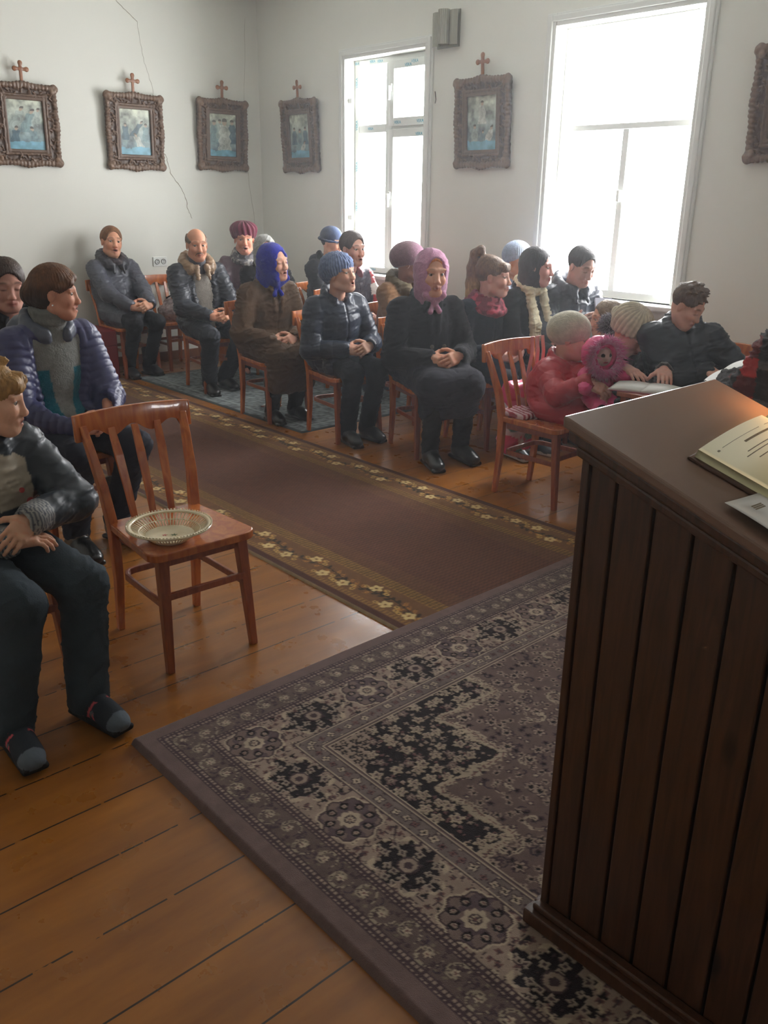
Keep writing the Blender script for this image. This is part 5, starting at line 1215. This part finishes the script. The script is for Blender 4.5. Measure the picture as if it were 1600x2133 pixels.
# left of the aisle
def uinner(P, C, K): return C
U = person('U', 'person with auburn hair pinned up, grey roll-neck jumper and purple quilted jacket', (-4.06, 1.52), 8, (-3.965, 1.575, 1.285), 58, -3, 0, h=.0042, hs=.97, s=1.04, skin=(196, 138, 112), mouth=.25,
       coat=dict(name='quilted_jacket', col=(62, 64, 104), mat='nylon', skirt=.35, open=.135, collar='hood', ccol=(84, 90, 104), quilt=.035, b=1.08, amp=.005, h=.006, gap=34), inner=dict(name='roll_neck_jumper', col=(124, 126, 122), paint=lambda P, C, NB: np.where(((P[:, 2] < NB[2]-.17) & (np.abs(P[:, 1]-NB[1]*.6) > .06-.15*np.clip(NB[2]-.2-P[:, 2], 0, .3)))[:, None] | (P[:, 2] < NB[2]-.46)[:, None], np.where((P[:, 2] < NB[2]-.44)[:, None], np.array(srgb(26, 26, 32)), np.array(srgb(22, 100, 116))), C)),
       legs=dict(col=(26, 28, 42), r=(.092, .07, .058), up=.03), shoes=dict(col=(20, 20, 22), shaft=.16, shaftcol=(84, 72, 58), mat='leather'), hair=dict(k='updo', col=(104, 66, 36), col2=(52, 36, 28), z2=.05, sweep=1, fz=.004, b=1.03), an=((.34, .30), .12), kn=(.45, .14), lipc=(190, 110, 100), brow=(84, 56, 40),
       hands=dict(p=(.38, .0, .62)))
S1 = SD(.005); NB = U['NB']
for lay in range(2):
    for i in range(14):
        a0, a1 = 2*math.pi*i/14, 2*math.pi*(i+1)/14; f = lambda a: NB+V3(.063*math.cos(a)+.012, .06*math.sin(a), .05+.032*lay-.012*math.cos(a)); S1.cap(f(a0), f(a1), .02, k=.008)
sdobj('roll_collar', S1, FAB['knit'](), U['root'], disp=lambda P, c, t, pi: .0018*np.sin(np.arctan2(P[:, 1]-NB[1], P[:, 0]-NB[0])*60), cols=solid((118, 120, 116), .1), it=1)
MB().tube([U['hl'](.0, -.083, -.045), U['hl'](.0, -.084, -.052)], .004, 8).build('earring', mat('silver_metal', (.8, .8, .8), .2, metal=1), U['root'])
person('V', 'dark-haired boy in black at the left edge, behind the grey roll-neck jumper', (-4.66, 1.60), 5, (-4.62, 1.60, 1.275), -10, -10, 0, hs=1.05, s=.95, skin=(186, 136, 118), eyes=0, coat=dict(col=(24, 24, 26), mat='cotton', skirt=.2, collar='stand'), legs=dict(col=(26, 26, 30)), hair=dict(k='short', col=(66, 48, 38), b=1.05), brow=(50, 36, 30))
chair(-4.62, 1.60, 5, 'wooden chair under the dark-haired boy at the left edge')
def wpaint(P, C, K):
    m = (K['pi'] < 3) & (P[:, 0] > .02) & (P[:, 2] > .64) & (P[:, 2] < .865) & (np.abs(P[:, 1]-.02) < .15); m &= ((np.abs(P[:, 1]-.02) > .018)); C[m] = srgb(176, 166, 148)
    for q in (-1, 1):
        w = K['wrp'][q]-.02*(K['wrp'][q]-K['elb'][q])/np.linalg.norm(K['wrp'][q]-K['elb'][q]); d = np.linalg.norm(P-w, axis=1) < .066; uu = (P-w)@((K['wrp'][q]-K['elb'][q])/np.linalg.norm(K['wrp'][q]-K['elb'][q])); st = np.sin(uu*600) > .1; m2 = d & (K['c'] == 0); C[m2] = np.where(st[m2][:, None], srgb(60, 68, 84), srgb(160, 160, 156))
    return C
Wp = person('W', 'blond boy in a dark jacket with white chest panel and dark jeans', (-2.89, .77), 5, (-2.778, .879, 1.10), 58, -8, 0, h=.0040, hs=.93, s=.86, skin=(208, 158, 130), eyes=1, mouth=.15, brow=(150, 110, 70),
       coat=dict(name='padded_jacket', col=(44, 52, 62), mat='nylon', skirt=.12, collar='stand', b=1.16, quilt=.0, amp=.008, paint=wpaint, h=.006), legs=dict(name='jeans', col=(54, 64, 72), mat='denim', b=1.12, amp=.006, r=(.095, .078, .066), k=[(.46, -.06, .445), (.43, .16, .435)], a=[(.49, -.14, .09), (.50, .10, .09)]),
       shoes=dict(col=(40, 46, 54), stripes=(200, 84, 92), strap=(96, 100, 104), mat='cotton', b=1.1), hair=dict(k='spiky', col=(168, 128, 74), bang=1, fz=-.02, b=1.03),
       hands=dict(mode='x', w=[(.30, -.0, .585), (.30, .075, .64)], d=[(.35, .93, .0), (.45, -.85, -.35)], n=[(.15, 0, 1.), (.6, .3, .75)], curl=(14, 22, 16), pole2=(-.1, .95, -.3)))
p = Wp['NB']+V3(.135, .075, -.2)
m = MB()
for dx, dz, r_ in ((0, 0, .012), (.0, -.02, .009), (.0, .015, .007)): m.lathe([(0, -.002), (r_, -.001), (r_, .001), (0, .002)], (dz*2.+dx, dz, 0), 12)
o = m.build('embroidered_patch', mat('red_embroidery', srgb(150, 50, 48), .8), Wp['root']); o.location = p+V3(.012, 0, .02); o.rotation_euler = (0, math.radians(80), 0)
# children near the lectern
J_ = person('J', 'child in a bright red padded jacket and cream knitted hat hugging a pink doll', (-2.86, 3.90), 8, (-2.87, 4.01, 1.005), 22, -8, 0, hs=.98, s=.74, skin=(214, 160, 140), coat=dict(name='padded_jacket', col=(176, 34, 48), mat='nylon', skirt=.45, collar='stand', b=1.3, quilt=.07, amp=.007, h=.006),
       legs=dict(col=(150, 60, 80), b=1.1), shoes=dict(col=(40, 30, 40)), hair=dict(k='short', col=(120, 86, 62)), hat=dict(k='slouch', col=(196, 190, 172), rib=0, cuff=0, tilt=14, low=.066), hatup=.012, an=(.36, .07), kn=(.46, .12), hipz=.50,
       hands=dict(mode='x', w=[(.25, -.16, .70), (.27, -.07, .67)], d=[(.85, .35, -.35), (.8, -.5, -.3)], n=[(.3, -.5, .8), (.4, .2, .8)], curl=(20, 30, 25)))
K_ = person('K', 'small bareheaded fair child facing left behind the child in red', (-3.10, 4.62), -10, (-3.08, 4.61, 1.02), -128, -5, 0, hs=.9, s=.7, skin=(206, 150, 126), coat=dict(col=(50, 44, 48), mat='wool', skirt=.3, b=1.1), legs=dict(col=(40, 36, 44)), hair=dict(k='short', col=(136, 116, 96)), hipz=.47, kn=(.4, .1), an=(.3, .07))
L_ = person('L', 'child in a cream pompom knitted hat bent over an open book', (-2.66, 4.20), -35, (-2.535, 4.155, 1.05), 0, -34, 4, hs=1.02, s=.8, skin=(214, 164, 146), eyes=0, coat=dict(col=(46, 38, 40), mat='fur', skirt=.4, collar='big', ccol=(66, 54, 58), b=1.15), legs=dict(col=(36, 34, 40)), hair=dict(k='short', col=(120, 90, 66)),
       hat=dict(k='beanie', col=(198, 190, 168), rib=22, amp=.004, cuff=1, pom=(-.13, .0, .02)), hatup=.02, hands=dict(mode='x', w=[(.24, -.10, .765), (.34, .08, .765)], d=[(.85, .3, -.1), (.85, -.3, -.1)], n=[(.1, 0, 1), (.1, 0, 1)], curl=(10, 14, 10)), hipz=.50, kn=(.40, .1), an=(.32, .07))
M_ = person('M', 'brown-haired boy in a dark blue hooded coat looking down at the table', (-2.28, 4.40), -55, (-2.255, 4.175, 1.188), 2, -32, 0, hs=.88, s=.9, skin=(204, 152, 130), eyes=0, coat=dict(col=(34, 42, 54), mat='nylon', skirt=.4, collar='hood', b=1.1), legs=dict(col=(34, 38, 46)), shoes=dict(col=(30, 30, 34)), hair=dict(k='spiky', col=(96, 74, 56)),
       hands=dict(mode='x', w=[(.24, .0, .775), (.34, .25, .775)], d=[(.9, .1, -.1), (.9, .1, -.1)], n=[(.1, 0, 1), (.1, 0, 1)], curl=(12, 16, 12)), kn=(.40, .1), an=(.32, .09))
def plaid(P, C, K):
    a = np.sin(P[:, 2]*2*math.pi/.16)+.4*np.sin(P[:, 2]*2*math.pi/.05); b = np.sin(P[:, 1]*2*math.pi/.18); c = np.sin(P[:, 0]*2*math.pi/.2)
    C[:] = srgb(46, 44, 46); C[a > .7] = srgb(92, 88, 86); m = (b+c > .9); C[m & (a > .2)] = srgb(186, 50, 48); C[m & (a <= .2)] = srgb(96, 34, 34); return C
N_p = person('N', 'person in a red and grey plaid jacket leaning in at the right edge', (-1.36, 3.66), 160, (-1.43, 3.66, 1.33), 175, -8, 48, hs=1.0, s=1.05, lean=.05, coat=dict(name='plaid_jacket', col=(50, 46, 48), mat='wool', skirt=.3, b=1.28, amp=.012, paint=plaid, collar='hood'), legs=dict(col=(30, 32, 40)), shoes=dict(col=(24, 24, 26)), hair=dict(k='short', col=(60, 44, 36)),
       hands=dict(mode='x', w=[(.36, -.04, .84), (.36, .16, .85)], d=[(.9, .2, -.1), (.9, -.2, -.1)], n=[(.1, 0, 1), (.1, 0, 1)], curl=(14, 20, 16)))
# ---------------------------------------------------------------- things around the people
tb = empty('reading_table', (-2.0, 3.83, 0), label='small dark table between the reading children, behind the lectern', cat='table')
MB().box(-.34, .34, -.17, .17, .69, .715).build('table_top', cwood2, tb, bevel=.004)
for a in (-.31, .31):
    for b in (-.14, .14): MB().box(a-.015, a+.015, b-.015, b+.015, 0, .69).build('leg', cwood2, tb, bevel=.002)
def small_book(name, loc, rz, tilt, w, hh, label, col, pcol=(206, 200, 196), open_=True, roll=0):
    r = empty(name, loc, 0, label=label, cat='book'); r.rotation_euler = (math.radians(roll), math.radians(tilt), math.radians(rz))
    MB().box(-w, w, -hh/2-.004, hh/2+.004, 0, .003).build('cover', mat('cover_'+str(col), srgb(*col), .5), r)
    for q in (-1, 1):
        V = []; F = []; n = 12
        for i in range(n+1):
            x = q*w*.97*i/n; z = .005+.011*math.sin(math.pi*(1-i/n)*.75+.2); V += [(x, -hh/2, .003), (x, hh/2, .003), (x, hh/2, z), (x, -hh/2, z)]
        for i in range(n):
            a = 4*i; b = a+4
            for k2 in range(4): F.append((a+k2, a+(k2+1) % 4, b+(k2+1) % 4, b+k2))
        F += [(0, 1, 2, 3), (4*n, 4*n+3, 4*n+2, 4*n+1)]
        from_arrays('page_block', V, F, mat('white_paper', srgb(226, 226, 222), .7), r, smooth=False)
    return r
small_book('open_book', (-2.27, 3.80, .716), 20, 0, .16, .22, 'open book with pink cover edge before the child in the pompom hat', (190, 110, 130))
small_book('open_book', (-1.74, 3.62, .885), 60, -25, .10, .14, 'loose white booklet held by the person in the plaid jacket', (210, 210, 210), roll=10)
bI = empty('hymn_book', (-3.36, 5.0, .90), label='white hardback book with gilt page edge held by the young person before the window', cat='book')
bI.rotation_euler = (math.radians(52), math.radians(0), math.radians(48))
MB().box(-.055, .055, -.085, .085, 0, .003).box(-.055, .055, -.085, .085, .022, .025).box(-.0575, -.055, -.085, .085, 0, .025).build('cover', mat('pale_cover', srgb(200, 204, 222), .4), bI)
MB().box(-.054, .052, -.082, .082, .003, .022).build('page_block', mat('gilt_paper', srgb(190, 160, 110), .5), bI)
# doll held by the child in red
dl = empty('doll', (-2.615, 3.885, .605), math.radians(-25), label='doll in a pink fur-trimmed hooded suit held by the child in red', cat='doll')
S1 = SD(.005); S1.ell((0, 0, .06), (.085, .09, .10), k=.03).ell((.0, .0, .23), (.09, .09, .095), k=.03)
for q in (-1, 1): S1.cap((.0, q*.07, .12), (.10, q*.12, .10+.03*q), .038, .034, k=.02).cap((.03, q*.04, .0), (.13, q*.045, -.02), .042, .04, k=.02)
S1.ell((.085, 0, .225), (.05, .052, .058), k=.01, sub=True)
sdobj('pink_suit', S1, FAB['nylon'](), dl, disp=wr(.004, 16, 2), cols=solid((226, 70, 130), .1))
S1 = SD(.004); S1.ell((.035, 0, .225), (.05, .05, .055)).ell((.086, 0, .215), (.012, .012, .01), k=.01)
for q in (-1, 1): S1.ell((.078, q*.02, .235), (.01, .01, .008), k=.004, c=1)
S1.ell((.078, 0, .198), (.01, .014, .004), k=.003, c=2)
sdobj('face', S1, mat('doll_vinyl', (0, 0, 0), .4, attr=True), dl, cols=solid((206, 168, 160), 0, {1: (40, 34, 36), 2: (180, 70, 90)}), it=1)
def fur_tuft(name, centers, L, r, col, col2, parent, n, seed=1, spread=1.):
    rr = random.Random(seed); V = []; F = []; C = []
    for _ in range(n):
        c, d = centers(rr); c = Vector(c); d = (Vector(d)+Vector((rr.gauss(0, .45), rr.gauss(0, .45), rr.gauss(0, .45)))*spread).normalized(); l = L*rr.uniform(.6, 1.15)
        s = d.orthogonal().normalized()*r; s2 = d.cross(s); bend = Vector((rr.gauss(0, .2), rr.gauss(0, .2), -.15))*l; k = len(V)
        p1 = c+d*l*.55; p2 = c+d*l+bend
        for p, w in ((c, 1), (p1, .8)): V += [tuple(p+s*w), tuple(p+s2*w), tuple(p-s*w-s2*w)]
        V.append(tuple(p2)); V.append(tuple(p2))
        F += [(k, k+1, k+4, k+3), (k+1, k+2, k+5, k+4), (k+2, k, k+3, k+5), (k+3, k+4, k+6, k+7), (k+4, k+5, k+6, k+7), (k+5, k+3, k+6, k+7)]
        a = rr.random(); cc = [col[i]*(1-a)+col2[i]*a for i in range(3)]; C += [srgb(*cc)]*8
    return from_arrays(name, V, F, mat('long_fur_fibre', (0, 0, 0), .7, attr=True, sheen=.4), parent, False, np.array(C))
def ringc(cx, cy, cz, R, r2, ax):
    def f(rr):
        a = rr.uniform(0, 2*math.pi); return (cx, cy+R*math.cos(a), cz+R*1.08*math.sin(a)), (.55, math.cos(a), math.sin(a))
    return f
fur_tuft('fur_trim', ringc(.07, 0, .225, .066, 0, 0), .06, .0022, (240, 96, 168), (252, 176, 214), dl, 1500, 2)
S1 = SD(.005); S1.ell((.16, .05, -.0), (.028, .028, .03)).ell((.16, -.05, -.03), (.028, .028, .03)); sdobj('boot', S1, mat('black_felt', (.012, .012, .014), .8), dl)
# pink fur bobble / dark furry hood between the child and the pompom hat
fh = empty('fur_hood', (-2.80, 4.24, .93), label='dark purple fuzzy hood beside the head of the pompom-hat child', cat='hood')
S1 = SD(.006); S1.ell((0, 0, 0), (.05, .055, .05)); sdobj('hood_lining', S1, FAB['wool'](), fh, cols=solid((48, 38, 50)))
def ballc(rr):
    a = rr.uniform(0, 6.28); e = rr.uniform(-.6, 1.4); d = (math.cos(a)*math.cos(e), math.sin(a)*math.cos(e), math.sin(e)); return tuple(.046*x for x in d), d
fur_tuft('fur_trim', ballc, .04, .002, (60, 46, 62), (96, 78, 100), fh, 900, 3)
# floral bag hanging at the back of the child's chair, and its straps
bg_ = empty('floral_bag', (-3.14, 3.93, 0), label='pink and white floral shopping bag hanging behind the chair of the child in red', cat='bag')
S1 = SD(.008); S1.box((-.05, .06, .38), (.055, .15, .21), rd=.04, k=.02)
def bcol(P, c, t, pi):
    n = noise(P, 9, 2); n2 = noise(P, 15, 6); C = np.tile(np.array(srgb(206, 50, 92)), (len(P), 1)); C[n > .12] = srgb(226, 196, 200); C[n2 > .34] = srgb(236, 110, 150); C[(n2 < -.42)] = srgb(100, 130, 120); return C
sdobj('bag_body', S1, mat('glossy_bag_vinyl', (0, 0, 0), .3, attr=True, bump=(9, .4)), bg_, disp=wr(.012, 5, 2), cols=bcol)
for y in (.05, .1): MB().sweep([(-.02, y+.0, .56), (.01, y, .76), (.012, y-.01, .855), (.045, y-.01, .862), (.06, y-.01, .78), (.05, y, .66)], .028, .004, up=(1, 0, 0)).build('strap', mat('pink_strap', srgb(206, 150, 146), .6), bg_)
cu = tag(sdobj('seat_cushion', SD(.006).box((-3.0, 3.76, .468), (.10, .10, .014), rd=.012), mat('striped_cushion_cloth', (0, 0, 0), .8, attr=True, bump=(60, .3)), disp=wr(.003, 10, 3), cols=lambda P, c, t, pi: np.where((np.sin(P[:, 1]*190+P[:, 0]*60) > 0)[:, None], srgb(150, 40, 56), srgb(214, 180, 184))), 'folded red and white striped cloth on the seat behind the child in red', 'cushion')
# clear bag on the empty chair by the left wall
cb = empty('plastic_bag', (-7.66, 4.17, .456), label='crumpled clear plastic bag on the empty chair by the left wall', cat='bag')
S1 = SD(.007); S1.ell((0, 0, .07), (.15, .13, .08), k=.03).ell((-.03, .03, .13), (.09, .09, .07), k=.03)
P_ = mat('clear_glittery_film', (.8, .7, .72), .2, attr=True, trans=.3, bump=(24, 1.))
sdobj('bag_film', S1, P_, cb, disp=wr(.02, 12, 5), cols=lambda P, c, t, pi: np.array(srgb(176, 156, 156))*(1+.5*noise(P, 40, 2))[:, None])
MB().tube([(-.07, -.02, .19), (-.05, .03, .22), (-.02, .08, .2), (-.03, .12, .18)], .008, 8).build('black_handle', mat('black_elastic', (.01, .01, .012), .6), cb, smooth=True)
tag(MB().box(-7.84, -7.42, 3.34, 3.47, .30, .44).box(-7.84, -7.82, 3.34, 3.47, 0, .3).box(-7.44, -7.42, 3.34, 3.47, 0, .3).build('red_stool', mat('red_leatherette', srgb(130, 30, 34), .5, bump=(14, .4)), bevel=.015), 'low red covered stool beside the person in the grey padded coat', 'stool')
tag(small_book('booklet', (-5.62, 3.88, .012), 30, 0, .07, .1, 'small white booklet lying on the grey rug under the blue-headscarf chair', (150, 60, 60)), None, None)
tag(sdobj('handbag', SD(.007).box((-3.55, 4.75, .14), (.07, .16, .13), rd=.04), FAB['leather'](), disp=wr(.006, 8, 2), cols=solid((36, 32, 36))), 'dark handbag on the floor under the chairs by the window', 'bag')
# ---------------------------------------------------------------- thin scatter volume, added to imitate lens glare near the windows
hz = bpy.data.materials.new('glare_veil'); hz.use_nodes = True; nt = hz.node_tree; nt.nodes.remove(nt.nodes['Principled BSDF'])
vs_ = nt.nodes.new('ShaderNodeVolumeScatter'); vs_.inputs['Color'].default_value = (.93, .97, 1, 1); vs_.inputs['Density'].default_value = .010; vs_.inputs['Anisotropy'].default_value = .55
nt.links.new(vs_.outputs[0], nt.nodes['Material Output'].inputs['Volume'])
hzo = MB().box(XL+.004, XR-.001, YF+.004, YB-.13, .001, ZC-.001).build('glare_haze', hz); hzo['kind'] = 'stuff'; hzo['label'] = 'faint added haze imitating the glare near the windows'; hzo['category'] = 'haze'
SC.cycles.volume_bounces = 0
